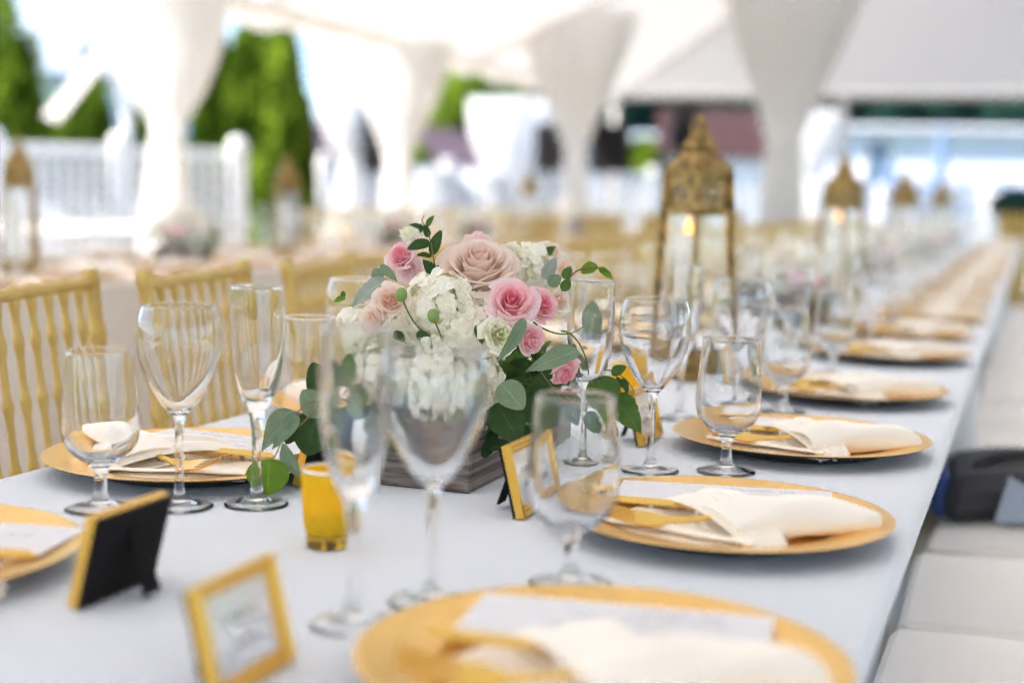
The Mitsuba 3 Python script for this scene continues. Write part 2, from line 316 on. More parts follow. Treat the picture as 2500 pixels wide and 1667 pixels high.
# ------------------------------------------------------------------ the long dining table
TX0, TX1, TY0, TY1, TZ = -1.052, -0.097, -0.25, 12.6, 0.75
def table_cloth(x0, x1, y0, y1, seed, crease=(), tucked=False):
    """one continuous cloth: left drop, top with rounded edges, right drop"""
    ys = np.r_[np.arange(y0, min(y0 + 3.2, y1), 0.02), np.arange(min(y0 + 3.2, y1), y1 + .04, 0.06)]
    prof_x, prof_z, hang = [], [], []
    for z in np.linspace(0.06, 0.71, 16): prof_x.append(0.0); prof_z.append(z); hang.append((0.72 - z) / 0.66)
    rad = 0.014
    for k in np.linspace(0, 1, 5): prof_x.append(rad * (1 - math.cos(k * PI / 2))); prof_z.append(TZ - rad + rad * math.sin(k * PI / 2)); hang.append(0)
    left = [('l', a, z, h) for a, z, h in zip(prof_x, prof_z, hang)]
    topx = np.linspace(x0 + rad + .012, x1 - rad - .012, 50)
    cols = [(x0 - 0.001 + a, z, -h) for _, a, z, h in left] + [(x, TZ, 0) for x in topx] + [(x1 + 0.001 - a, z, h) for _, a, z, h in left[::-1]]
    X = np.array([c[0] for c in cols]); Z = np.array([c[1] for c in cols]); Hh = np.array([c[2] for c in cols])
    P = np.zeros((len(cols), len(ys), 3)); P[..., 0] = X[:, None]; P[..., 1] = ys[None]; P[..., 2] = Z[:, None]
    q = np.stack([np.broadcast_to(ys[None] * 3.1, P.shape[:2]), P[..., 2] * 0.8 + (Hh[:, None] > 0) * 9, np.full(P.shape[:2], seed)], -1)
    fold = 0.05 + 0.055 * np.sin(ys[None] * 13.0 + 2.5 * np.sin(ys[None] * 2.3 + seed)) + 0.05 * meshkit.noise(q)
    out_ = np.abs(Hh[:, None]) ** 1.3 * fold
    if tucked:   # chairs pushed in under the right edge press the cloth inwards, except in one gap
        gap = np.exp(-((ys[None] - 3.0) / .20) ** 2)
        inw = -.115 * np.minimum(1, np.abs(Hh[:, None]) / .38) ** .9 * (1 - gap) + .03 * np.abs(Hh[:, None]) * gap + .006 * np.sin(ys[None] * 30) * np.abs(Hh[:, None])
        out_ = np.where(Hh[:, None] > 0, inw, out_)
    P[..., 0] += np.sign(Hh)[:, None] * out_
    top = (Z > TZ - 1e-4)[:, None]
    w = 0.0012 * (meshkit.fbm(np.stack([P[..., 0] * 7, P[..., 1] * 4, np.full(P.shape[:2], seed + .3)], -1), 3) - .5)
    for (cy, cx, dx) in crease:   # pressed fold lines across the cloth
        dd = (P[..., 1] - cy) - dx * (P[..., 0] - cx)
        w = w + 0.0022 * np.exp(-(dd / 0.012) ** 2)
    P[..., 2] += np.where(top, w, 0)
    return grid(P)
def folding_table(x0, x1, ys, label):
    t = thing('dining_table', label, 'table')
    part(t, 'tabletop', ply(bx(x0 + .012, x1 - .012, ys[0], ys[1], 0.715, 0.744), 'm_wood_dark'))
    lg = ply(bar((0, 0, 0), (0, 0, .715), 0.016), 'm_alu', 40)
    for x in (x0 + .12, x1 - .12):
        for y in np.linspace(ys[0] + .3, ys[1] - .3, 6): part(t, 'leg', lg, tr(x, y))
folding_table(TX0, TX1, (TY0 + .02, TY1 - .02), 'long dining table hidden under the white cloth that carries the bouquet')
k = thing('tablecloth', 'long white tablecloth under the gold charger plates and the bouquet', 'tablecloth')
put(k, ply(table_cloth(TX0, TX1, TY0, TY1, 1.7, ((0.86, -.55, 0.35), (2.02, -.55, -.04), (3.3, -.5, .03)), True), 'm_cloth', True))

# ------------------------------------------------------------------ glasses
FOOT = {'wine': [(.034, 0), (.0348, .0010), (.0335, .0020), (.026, .0036), (.016, .0062), (.008, .0105), (.0052, .017), (.0043, .030), (.0041, .060), (.0048, .084), (.0072, .0935)],
        'flute': [(.0325, 0), (.0333, .0010), (.032, .0020), (.025, .0034), (.015, .0062), (.008, .0115), (.0056, .021), (.0045, .045), (.0048, .066), (.0066, .084), (.0102, .098)],
        'water': [(.034, 0), (.0350, .0011), (.0335, .0022), (.026, .0040), (.016, .0066), (.0095, .0105), (.0066, .017), (.0060, .028), (.0066, .037), (.0098, .0445)]}
BOWL = {'wine': [(.0072, .0935), (.0135, .1000), (.0225, .111), (.0325, .130), (.0398, .150), (.0425, .168), (.0414, .184), (.0378, .198), (.0362, .203)],
        'flute': [(.0102, .098), (.0150, .107), (.0205, .122), (.0250, .143), (.0273, .165), (.0276, .185), (.0270, .207), (.0264, .223)],
        'water': [(.0098, .0445), (.0180, .0495), (.0290, .0580), (.0362, .0700), (.0386, .0840), (.0380, .1020), (.0358, .1260), (.0335, .1500), (.0327, .1580)]}
BASEIN = {'wine': .1010, 'flute': .1085, 'water': .0520}
WALL = {'wine': .0015, 'flute': .0017, 'water': .0020}
KIND = {'wine': 'wine_glass', 'flute': 'champagne_flute', 'water': 'water_goblet'}
def glass_solid(kind, n=72):
    """closed shell split at its joints into foot, stem and bowl; normals come from the whole profile, so the three meet without a seam"""
    f = prof(FOOT[kind], 44); b = prof(BOWL[kind], 46)
    d = np.gradient(b, axis=0); nn = np.stack([d[:, 1], -d[:, 0]], 1); nn /= np.linalg.norm(nn, axis=1, keepdims=True)
    i = b - nn * (WALL[kind] * (1 + 1.6 * np.linspace(1, 0, len(b)) ** 2))[:, None]
    zb = BASEIN[kind]; i = i[i[:, 1] > zb + .0012]
    i = i[i[:, 0] > 0.001]
    rim = b[-1] + np.array([[.0003, .0003], [.0002, .0010], [-WALL[kind] * .4, .0015], [-WALL[kind] * .9, .0011], [-WALL[kind] * 1.1, .0003]])
    inner = prof(np.vstack([i[::-1][::3], [[i[0, 0] * .72, zb + .0004], [i[0, 0] * .35, zb], [0, zb]]]), 44)
    und = np.array([(0, .0052), (.006, .0048), (.013, .0034), (.021, .0018), (.028, .0007), (.0325, .0001)])
    nu_ = len(und); full = np.vstack([und, f, b[1:], rim, inner])
    d = np.gradient(full, axis=0); nr = np.stack([d[:, 1], -d[:, 0]], 1); nr /= np.linalg.norm(nr, axis=1, keepdims=True) + 1e-12
    nr[0] = (0, -1); nr[-1] = (0, 1)
    zf = {'wine': .018, 'flute': .022, 'water': .017}[kind]
    kf = nu_ + int(np.argmax(f[:, 1] > zf)); ks = nu_ + len(f) - 1
    a = np.arange(n) * 2 * PI / n; out = {}
    for name, s in (('foot', slice(0, kf + 1)), ('stem', slice(kf, ks + 1)), ('bowl', slice(ks, len(full)))):
        p, q = full[s], nr[s]
        P = np.stack([p[None, :, 0] * np.cos(a)[:, None], p[None, :, 0] * np.sin(a)[:, None], np.broadcast_to(p[:, 1], (n, len(p)))], -1)
        Q = np.stack([q[None, :, 0] * np.cos(a)[:, None], q[None, :, 0] * np.sin(a)[:, None], np.broadcast_to(q[:, 1], (n, len(p)))], -1).reshape(-1, 3)
        m = grid(P, True)
        fn = np.asarray(m.faces); v = np.asarray(m.vertices)
        fnm = np.cross(v[fn[:, 1]] - v[fn[:, 0]], v[fn[:, 2]] - v[fn[:, 0]])
        if (fnm * Q[fn[:, 0]]).sum() < 0: fn = fn[:, ::-1]
        ar = np.linalg.norm(np.cross(v[fn[:, 1]] - v[fn[:, 0]], v[fn[:, 2]] - v[fn[:, 0]]), axis=1)
        fn = fn[ar > 1e-12]
        path = meshkit.write_ply((v, fn), normals=Q)
        out[name] = {'type': 'ply', 'filename': path, 'face_normals': False, 'bsdf': {'type': 'ref', 'id': 'm_glass'}}
    return out
SOLID = {k: glass_solid(k) for k in KIND}
def glass_thin(kind, n=28, bead=True):
    f = prof(FOOT[kind], 16); b = prof(BOWL[kind], 16)
    ms = [lathe(np.vstack([f, b[1:]]), n)]
    return ply(cat(*ms), 'm_thin_glass', True)
THIN = {k: glass_thin(k) for k in KIND}
THINRIM = {}
for kd in KIND:   # foot and stem of solid glass, thin bowl: for places a little farther off
    r, z = BOWL[kd][-1]
    an = np.linspace(0, 2 * PI, 33)[:-1]
    ring = lathe([(r - .0009, z), (r - .0003, z + .0010), (r + .0006, z + .0006), (r + .0006, z - .0006), (r - .0003, z - .0010), (r - .0009, z)], 40)
    f = np.vstack([[(0, .0052), (.006, .0048), (.013, .0034), (.021, .0018), (.028, .0007), (.0325, .0001)], prof(FOOT[kd], 24), [[0, FOOT[kd][-1][1] + .002]]])
    THINRIM[kd] = (ply(lathe(prof(BOWL[kd], 26), 44), 'm_thin_glass', True), ply(lathe(f, 28), 'm_glass', 60), ply(ring, 'm_glass', True))
GNAME = {'wine': 'wine glass', 'flute': 'champagne flute', 'water': 'short-stemmed water goblet'}
def glass(kind, x, y, lab, grp, level):
    t = thing(KIND[kind], lab, 'glass', grp)
    rz = float(rng.uniform(0, 6))
    if level == 0:
        for nm, d in SOLID[kind].items(): part(t, nm, d, tr(x, y, TZ + .0006, rz))
    elif level == 1:
        for nm, d in zip(('bowl', 'stem', 'rim'), THINRIM[kind]): part(t, nm, d, tr(x, y, TZ + .0006, rz))
    else: put(t, THIN[kind], tr(x, y, TZ + .0006, rz))

# ------------------------------------------------------------------ charger, napkin, menu card, cutlery
ch_top = prof([(0, .0065), (.06, .0065), (.098, .0066), (.108, .0085), (.114, .0125), (.130, .0160), (.158, .0205), (.1635, .0212), (.165, .0206)], 60)
ch_bot = prof([(.165, .0206), (.1630, .0188), (.130, .0135), (.113, .0085), (.105, .0012), (.095, .0006), (0, .0008)], 30)
CH_TOP = ply(lathe(ch_top, 96), 'm_charger', True)
CH_BOT = ply(lathe(ch_bot, 96), 'm_charger_under', 40)
CH_FAR = ply(lathe(np.vstack([ch_top[::5], ch_bot[1::5]]), 40), 'm_charger', 50)
def charger(x, y, lab, grp, near, rz):
    t = thing('charger_plate', lab, 'plate', grp)
    if near:
        part(t, 'face', CH_TOP, tr(x, y, TZ + .0012, rz)); part(t, 'underside', CH_BOT, tr(x, y, TZ + .0012, rz))
    else: put(t, CH_FAR, tr(x, y, TZ + .0012, rz))

def sheet(P, th):
    """closed thin solid from a grid P (nu,nv,3) with thickness th"""
    du = np.gradient(P, axis=0); dv = np.gradient(P, axis=1); n = np.cross(du, dv); n /= np.linalg.norm(n, axis=-1, keepdims=True) + 1e-12
    A, B = P + n * th / 2, P - n * th / 2
    nu, nv = P.shape[:2]
    ring = lambda Q: np.vstack([Q[:, 0], Q[-1, 1:], Q[::-1, -1][1:], Q[0, ::-1][1:-1]])
    e = np.stack([ring(A), ring(A) * .5 + ring(B) * .5 + 0 * ring(A), ring(B)], 1)
    m1, m2, m3 = grid(A), grid(B[::-1]), grid(e, True)
    m = cat(m1, m2, m3); m.merge_vertices(); m.fix_normals(); return m
def napkin_meshes(seed, mirror):
    r = np.random.default_rng(int(seed * 10))
    out = []
    # under layer: a folded pad
    u, v = np.meshgrid(np.linspace(0, 1, 30), np.linspace(0, 1, 18), indexing='ij')
    c00, c10, c11, c01 = [np.array(q) for q in ((-.108, -.072), (.045, -.118), (.085, .020), (-.085, .012))]
    P2 = ((1 - u) * (1 - v))[..., None] * c00 + (u * (1 - v))[..., None] * c10 + (u * v)[..., None] * c11 + ((1 - u) * v)[..., None] * c01
    z = .0105 + .004 * meshkit.fbm(np.concatenate([P2 * 22, np.full(P2.shape[:2] + (1,), seed)], -1), 3) + .006 * np.exp(-((v - 0.05) / .12) ** 2)
    Pu = np.concatenate([P2, z[..., None]], -1); cu = P2.mean((0, 1))
    Pl = Pu.copy(); Pl[..., :2] = cu + (P2 - cu) * 1.035 + [.002, -.002]; Pl[..., 2] = .0085 + .3 * (z - .0105)
    out.append(('under_fold', cat(sheet(Pu, .0014), sheet(Pl, .0014))))
    # roll running to the guest's edge, open at its end
    a, b = np.array([.006, -.076]), np.array([.124, .014]); d = (b - a) / np.linalg.norm(b - a); nrm = np.array([-d[1], d[0]])
    s = np.linspace(0, 1, 26); th = np.linspace(0, 2 * PI, 41)[:-1]
    P = np.zeros((40, 26, 3))
    for j, t in enumerate(s):
        hw = .041 - .006 * t + .0025 * math.sin(5 * t + seed); hh = .0095 + .0055 * min(1, t * 3) + .002 * math.sin(PI * t * 1.2)
        cc, ss = np.cos(th), np.sin(th)
        off = np.sign(cc) * np.abs(cc) ** .85 * hw; hz = np.sign(ss) * np.abs(ss) ** .8 * hh
        hz = hz + .0018 * np.sin(th * 3 + 7 * t + seed)
        base = a + (b - a) * t
        sl = -.55 * off * t ** 3 - .012 * t ** 2
        P[:, j, 0] = base[0] + nrm[0] * off + d[0] * sl; P[:, j, 1] = base[1] + nrm[1] * off + d[1] * sl
        P[:, j, 2] = .0165 + .010 * (1 - t) * .3 + hh * .55 + hz
    roll = [sheet(np.concatenate([P, P[:1]], 0), .0016)]
    for kf in (.62, .28):   # inner turns seen in the open end
        E_ = P[:, -6:].copy(); cen = E_.mean(0, keepdims=True); E_ = cen + (E_ - cen) * np.array([kf, kf, kf]); E_[..., 2] -= .002 * (1 - kf)
        roll.append(sheet(np.concatenate([E_, E_[:1]], 0), .0014))
    out.append(('roll', cat(*roll)))
    # diagonal band over the cutlery
    p0, p1 = np.array([-.054, .030]), np.array([.046, -.103]); d = (p1 - p0) / np.linalg.norm(p1 - p0); nrm = np.array([-d[1], d[0]])
    def band(off0, off1, w0, w1, lift, ph):
        s = np.linspace(0, 1, 34); w = np.linspace(-1, 1, 16)
        S, W_ = np.meshgrid(s, w, indexing='ij')
        cx = p0[0] + d[0] * .176 * S + nrm[0] * (off0 + (off1 - off0) * S + W_ * (w0 + (w1 - w0) * S)); cy = p0[1] + d[1] * .176 * S + nrm[1] * (off0 + (off1 - off0) * S + W_ * (w0 + (w1 - w0) * S))
        z = .0125 + lift * np.sin(PI * np.clip(S, 0, 1) ** .85) ** .7 - .005 * W_ ** 4 + .0012 * np.cos(W_ * 4 + S * 5 + ph + seed)
        return sheet(np.stack([cx, cy, z], -1), .0017)
    out.append(('band', cat(band(-.006, .0, .021, .011, .024, 0), band(.027, .019, .021, .012, .029, 2))))
    res = []
    for nm, m in out:
        if mirror: m = M(np.array(m.vertices) * [-1, 1, 1], np.array(m.faces)[:, ::-1])
        res.append((nm, m))
    return res
NAP = {mir: [[(nm, ply(m, 'm_napkin_solid', 50)) for nm, m in napkin_meshes(sd, mir)] for sd in (1.3, 4.1, 8.2)] for mir in (False, True)}
NAPFAR = {mir: ply(cat(*[m.simplify_quadric_decimation(face_count=260) if hasattr(m, 'simplify_quadric_decimation') and False else m for nm, m in napkin_meshes(1.3, mir)]), 'm_napkin_solid', 50) for mir in (False, True)}

def fork_mesh():
    # outline in (s, t): s along, tines at s<0
    tines = [sbox(-.058, t - .00165, -.012, t + .00165).union(Point(-.058, t).buffer(.00165)) for t in (-.0096, -.0032, .0032, .0096)]
    head = Polygon([(-.020, -.0113), (-.006, -.0113), (.010, -.004), (.028, -.0026), (.028, .0026), (.010, .004), (-.006, .0113), (-.020, .0113)]).buffer(.001)
    hand = Polygon([(.02, -.0026), (.07, -.0034), (.115, -.0075), (.128, -.0070), (.133, 0), (.128, .0070), (.115, .0075), (.07, .0034), (.02, .0026)])
    m = extr(unary_union(tines + [head, hand]), .0022)
    m = m.subdivide_to_size(.006)
    v = np.array(m.vertices); s = v[:, 0]
    v[:, 2] += np.where(s < .01, .012 * ((s - .01) / .06) ** 2 * 1.0 - .0 , 0) + np.where(s > .02, .010 * np.clip((s - .02) / .06, 0, 1) ** 1.5 - .010 * np.clip((s - .075) / .06, 0, 1) ** 1.6, 0)
    return M(v, m.faces)
def knife_mesh():
    blade = Polygon([(-.085, -.001), (-.076, -.0065), (-.04, -.0075), (.0, -.0065), (.0, .003), (-.076, .003), (-.083, .002)])
    hand = Polygon([(-.004, -.0062), (.05, -.0055), (.105, -.008), (.112, -.005), (.112, .005), (.105, .008), (.05, .0055), (-.004, .0062)])
    return cat(extr(blade, .0016, .0012), extr(hand.buffer(-.001), .0046), extr(hand, .0026, .001))
FORK, KNIFE = ply(fork_mesh(), 'm_gold_bright', 40), ply(knife_mesh(), 'm_gold_bright', 30)
CARD = ply(bx(-.108, .108, -.049, .049, 0, .0007), 'm_card')
def scribble(length, size, seed, th=.0007):
    r = np.random.default_rng(seed); ms = []; x = 0
    while x < length:
        n = r.integers(10, 22); L = n * size * .42
        t = np.linspace(0, 1, n * 7); env = 1 + .9 * (r.random(n * 7) > .93)
        px = x + t * L + size * .34 * np.sin(2 * PI * t * n * .5); py = size * .5 * np.cos(2 * PI * t * n * .5) * (.6 + .7 * meshkit.noise(np.stack([t * n * .6, t * 0 + seed, t * 0], 1)))
        p = np.stack([px, py], 1); dn = np.gradient(p, axis=0); dn /= np.linalg.norm(dn, axis=1, keepdims=True) + 1e-9; nn = np.stack([-dn[:, 1], dn[:, 0]], 1) * th * .5
        P = np.stack([np.c_[p + nn, np.full(len(p), .0001)], np.c_[p - nn, np.full(len(p), .0001)]], 1)
        ms.append(grid(P)); x += L + size * 1.3
    return cat(*ms)
SCR = [ply(scribble(.065, .0046, 3), 'm_ink_grey'), ply(scribble(.10, .0034, 5, .0005), 'm_ink_grey'), ply(scribble(.08, .0034, 9, .0005), 'm_ink_grey')]
def setting(side, i, x, y, level, near):
    """one place: charger, napkin, menu card, fork, knife"""
    sd = 'right' if side > 0 else 'left'; o = ORD[i]
    at = f'at the {o} {sd}-hand place of the bouquet table'
    j = rng.uniform(-1, 1, 6)
    rz = .09 * j[0] + (.35 if (side, i) == (-1, 0) else 0); base = tr(x + (.04 if (side, i) == (-1, 0) else 0), y - (.012 if (side, i) == (-1, 0) else 0), TZ + .0012, rz)
    charger(x, y, PLATE.get((side, i), f'round gold charger under a napkin {at}'), 'gold charger plates on the bouquet table', level < 2, float(rng.uniform(0, 6)))
    t = thing('napkin', NAPL.get((side, i), f'ivory folded napkin on the charger {at}'), 'napkin', 'folded ivory napkins')
    if level < 2:
        for nm, d in NAP[side < 0][i % 3]: part(t, nm, d, base)
    else: put(t, NAPFAR[side < 0], base)
    if near < 1: return
    k = thing('menu_card', f'pale menu card behind the napkin {at}', 'menu card', 'menu cards on the chargers')
    cb = mul(base, tr(side * -.006, .060, .0215, side * .10, 1, 0, side * -.006))
    part(k, 'card', CARD, cb)
    if near > 1:
        for q, (sx, sy) in enumerate(((.012 if side > 0 else -.06, .030), (-.035, .012), (-.045, -.010))): part(k, 'lettering', SCR[q], mul(cb, tr(sx, sy, .0008)))
    k = thing('fork', f'gold fork lying in the napkin fold {at}', 'fork', 'gold forks in the napkins')
    put(k, FORK, mul(base, tr(side * -.047, -.086, .0235, (0.0 if side > 0 else PI) + side * .36, 1, side * .34)))
    k = thing('knife', f'gold knife beside the fork {at}', 'knife', 'gold knives in the napkins')
    put(k, KNIFE, mul(base, tr(side * -.032, -.020, .0265, (0.0 if side > 0 else PI) + side * .02, 1, side * .35)))

PLATE = {(1, 0): 'nearest gold charger plate, cut by the bottom edge of the photo', (1, 1): 'second gold charger on the right, in front of the sharp goblets',
         (-1, 0): 'gold charger plate cut by the left edge of the photo, behind the black-backed frame', (-1, 1): 'gold charger plate under the three sharp glasses on the left side'}
NAPL = {(1, 0): 'blurred ivory napkin on the nearest charger at the bottom of the photo', (1, 1): 'sharp ivory napkin with gold cutlery on the second right-hand charger'}
RY = [.886, 1.35, 1.84, 2.36, 2.98, 3.50, 4.02, 4.52, 5.12, 5.74, 6.36, 6.98, 7.6, 8.22, 8.84, 9.46, 10.1, 10.7, 11.3, 11.9]
LYS = [.90, 1.372, 1.84, 2.36, 2.92, 3.45, 4.0, 4.52, 5.05, 5.55, 6.08, 6.6, 7.1, 7.62, 8.15, 8.65, 9.15, 9.7, 10.2, 10.7, 11.2]
RG = {0: {'flute': (-.462, .932), 'wine': (-.432, 1.008), 'water': (-.348, 1.106)},
      1: {'flute': (-.478, 1.569), 'wine': (-.412, 1.609), 'water': (-.329, 1.645)},
      2: {'flute': (-.474, 2.013), 'wine': (-.404, 2.085), 'water': (-.347, 2.150)}}
LG = {1: {'water': (-.857, 1.164), 'wine': (-.794, 1.206), 'flute': (-.731, 1.250)},
      2: {'water': (-0.8610, 1.6024, 0.9080)[:2], 'wine': (-0.8405, 1.6959, 0.9530)[:2], 'flute': (-.70, 1.93)}}
for i, y in enumerate(RY):
    x = -.273 + (.018 if i == 0 else 0 if i < 3 else rng.uniform(-.012, .012))
    setting(1, i, x, y, 0 if i < 5 else 2, 2 if i < 4 else (1 if i < 7 else 0))
for i, y in enumerate(LYS):
    x = -.87 + (0 if i < 3 else rng.uniform(-.012, .012))
    if i < 2: x = -.885
    if i < 12: setting(-1, i, x, y, 0 if i < 4 else 2, 2 if i < 3 else 0)
GLAB = {('flute', 1, 0): 'blurred champagne flute nearest the camera, left of the nearest wine glass', ('wine', 1, 0): 'blurred wine glass in front of the white hydrangeas, near the camera',
        ('water', 1, 0): 'blurred water goblet between the bouquet and the second right-hand charger', ('flute', 1, 1): 'sharp champagne flute overlapping the right edge of the bouquet',
        ('wine', 1, 1): 'sharp wine glass right of the bouquet', ('water', 1, 1): 'sharp short water goblet in front of the third right-hand charger',
        ('water', -1, 1): 'short water goblet, leftmost of the three sharp glasses on the left', ('wine', -1, 1): 'wide-bowled wine glass, middle of the three sharp glasses on the left',
        ('flute', -1, 1): 'tall champagne flute, right one of the three sharp glasses on the left'}
GG = {'wine': 'wine glasses along the bouquet table', 'flute': 'champagne flutes along the bouquet table', 'water': 'water goblets along the bouquet table'}
for side, YS, G in ((1, RY, RG), (-1, LYS, LG)):
    for i, y in enumerate(YS):
        if side < 0 and i == 0: continue
        if side > 0: dflt = {'flute': (-.478, y + .17), 'wine': (-.408, y + .235), 'water': (-.338, y + .295)}
        else: dflt = {'water': (-.857, y - .215), 'wine': (-.790, y - .178), 'flute': (-.720, y - .13)}
        for kd in ('flute', 'wine', 'water'):
            gx, gy = G.get(i, dflt)[kd]
            if i > 2: gx += rng.uniform(-.012, .012); gy += rng.uniform(-.015, .015)
            lab = GLAB.get((kd, side, i), f"{'clear' if i < 5 else 'blurred clear'} {GNAME[kd]} at the {ORD[i]} {'right' if side > 0 else 'left'}-hand place of the bouquet table")
            near = (side > 0 and i < 4) or (side < 0 and i == 1)
            glass(kd, gx, gy, lab, GG[kd], 0 if near else (1 if i < 10 else 2))

# ------------------------------------------------------------------ small picture frames used as place cards
def frame_parts():
    w, h, b, d = .049, .074, .0095, .0085
    def moulding(ax, a, c, off):   # ridged bar along x or z, with mitred ends
        pr = [(0, 0), (0, d), (.0022, d + .0012), (.0045, d * .78), (.0072, d * .9), (b, d * .55), (b, 0)]
        L = c - a; P = []
        for (q, dep) in pr:
            P.append([(a + q, dep, off + q if off <= 0 else off - q), (c - q, dep, off + q if off <= 0 else off - q)])
        P = np.array(P); P = np.concatenate([P, P[:1]], 0)
        return P
    bars = []
    bars.append(grid(np.array([[(a, d_, z) for a, d_, z in r] for r in moulding('x', -w, w, 0)])))
    top = moulding('x', -w, w, 0); top[..., 2] = h - top[..., 2]; bars.append(grid(top))
    lf = moulding('z', 0, h, 0); L2 = np.stack([lf[..., 2] - w, lf[..., 1], lf[..., 0]], -1); bars.append(grid(L2))
    R2 = L2.copy(); R2[..., 0] *= -1; bars.append(grid(R2))
    for k in range(4):
        bars[k].merge_vertices(); bars[k].fix_normals()
    bead = cat(*[trimesh.creation.icosphere(1, .0011).apply_translation([x, d * .6, z]) for x, z in [(x, z) for x in np.linspace(-w + b, w - b, 16) for z in (b, h - b)] + [(x, z) for z in np.linspace(b, h - b, 22) for x in (-w + b, w - b)]])
    card = bx(-w + b, w - b, .0015, .0022, b, h - b); back = bx(-w + .001, w - .001, -.0035, -.0002, .001, h - .001)
    easel = extr(Polygon([(-.0075, .052), (.0075, .052), (.011, 0), (-.011, 0)]), .0022)   # in x,(up)
    easel = M(np.array(easel.vertices)[:, [0, 2, 1]] * [1, -1, 1], np.array(easel.faces)[:, ::-1])
    rot = trimesh.transformations.rotation_matrix(-math.radians(32), [1, 0, 0], [0, 0, .052]); easel.apply_transform(rot); easel.apply_translation([0, -.004, .004])
    pane = bx(-w + b, w - b, .0028, .0030, b, h - b)
    return dict(side=[ply(m, 'm_gold_frame', 25) for m in bars], bead=ply(bead, 'm_gold_frame', True), card=ply(card, 'm_card'), backing=ply(back, 'm_velvet'), easel_leg=ply(easel, 'm_velvet', 20),
                pane=ply(M([[-w + b, .0030, b], [w - b, .0030, b], [w - b, .0030, h - b], [-w + b, .0030, h - b]], [[0, 2, 1], [0, 3, 2]]), 'm_thin_glass'))
FR = frame_parts()
FTXT = [ply(M(np.array(s.vertices)[:, [0, 2, 1]] * [-1, 1, 1] * [1, -1, 1] * [1, -1, 1], s.faces), 'm_ink_grey') for s in (scribble(.034, .0062, 21, .0011), scribble(.022, .0036, 22, .0007))]
def place_frame(x, y, rz, lab, lean=14.0):
    """faces local +y before the turn rz; bottom edge centre at x, y"""
    t = thing('place_card_frame', lab, 'picture frame', 'little gold frames holding place cards')
    to = mul(tr(x, y, TZ + .0012, rz), T().rotate([1, 0, 0], lean))
    for m in FR['side']: part(t, 'side', m, to)
    part(t, 'bead_trim', FR['bead'], to); part(t, 'card', FR['card'], to); part(t, 'pane', FR['pane'], to)
    part(t, 'backing', FR['backing'], to); part(t, 'easel_leg', FR['easel_leg'], to)
    for m, (dx, dz) in zip(FTXT, ((.016, .044), (.012, .028))): part(t, 'lettering', m, mul(to, tr(dx, .0024, dz)))
place_frame(-.468, .793, -PI / 2, 'gold frame with a white name card facing the camera at the bottom of the photo')
place_frame(-.668, .925, PI / 2, 'gold frame with its black velvet back and easel leg turned to the camera, lower left')
place_frame(-.468, 1.352, -PI / 2, 'gold frame standing between the wooden planter and the blurred water goblet')
place_frame(-.466, 1.805, -PI / 2, 'gold frame behind the serrated leaf, right of the bouquet')
place_frame(-.733, 1.392, PI / 2, 'gold frame with a black back half hidden under the hanging eucalyptus, left of the bouquet')
for i in range(3, 7):
    place_frame(-.47, RY[i] - .01, -PI / 2, f'small blurred gold frame at the {ORD[i]} right-hand place of the bouquet table')
# ------------------------------------------------------------------ candles in gold glass
def flame_mesh(h=.022, r=.0055):
    z = np.linspace(0, 1, 14); rr = r * np.sin(PI * z ** .62) ** .9 * (1 - .25 * z)
    rr[0] = rr[-1] = 0; return lathe(np.stack([rr, z * h], 1), 14)
FLAME = {**ply(flame_mesh(), None, True), 'emitter': {'type': 'area', 'radiance': rgb(.45, .18, .03)}}
def votive(x, y, lab):
    t = thing('votive_holder', lab, 'candle holder')
    o = prof([(.0185, .0125), (.0205, .016), (.0222, .032), (.0236, .052), (.0243, .070)], 24)
    part(t, 'cup', ply(lathe(np.vstack([o, [[.0236, .0703]], o[::-1] - [.0011, -.0006], [[0, .0135]]]), 48), 'm_votive', 60), tr(x, y, TZ + .001))
    part(t, 'base', ply(lathe([(0, 0), (.0178, 0), (.0190, .0012), (.0194, .006), (.0186, .0118), (0, .0118)], 48), 'm_amber_glass', 40), tr(x, y, TZ + .001))
    part(t, 'rim', ply(lathe([(.0235, .0700), (.0246, .0695), (.0249, .0708), (.0243, .0722), (.0236, .0716), (.0235, .0700)], 48), 'm_votive_rim', 60), tr(x, y, TZ + .001))
    part(t, 'candle', ply(lathe([(0, .0145), (.016, .0145), (.016, .034), (.004, .032), (0, .032)], 24), 'm_wax', 40), tr(x, y, TZ + .001))
    part(t, 'flame', FLAME, tr(x, y, TZ + .036))
votive(-.588, 1.131, 'amber gold glass candle holder on the white cloth in front of the wooden planter')
v2 = (-0.5710, 2.0663, 0.7520); votive(v2[0], v2[1], 'yellow gold glass candle holder half hidden by leaves right of the bouquet')

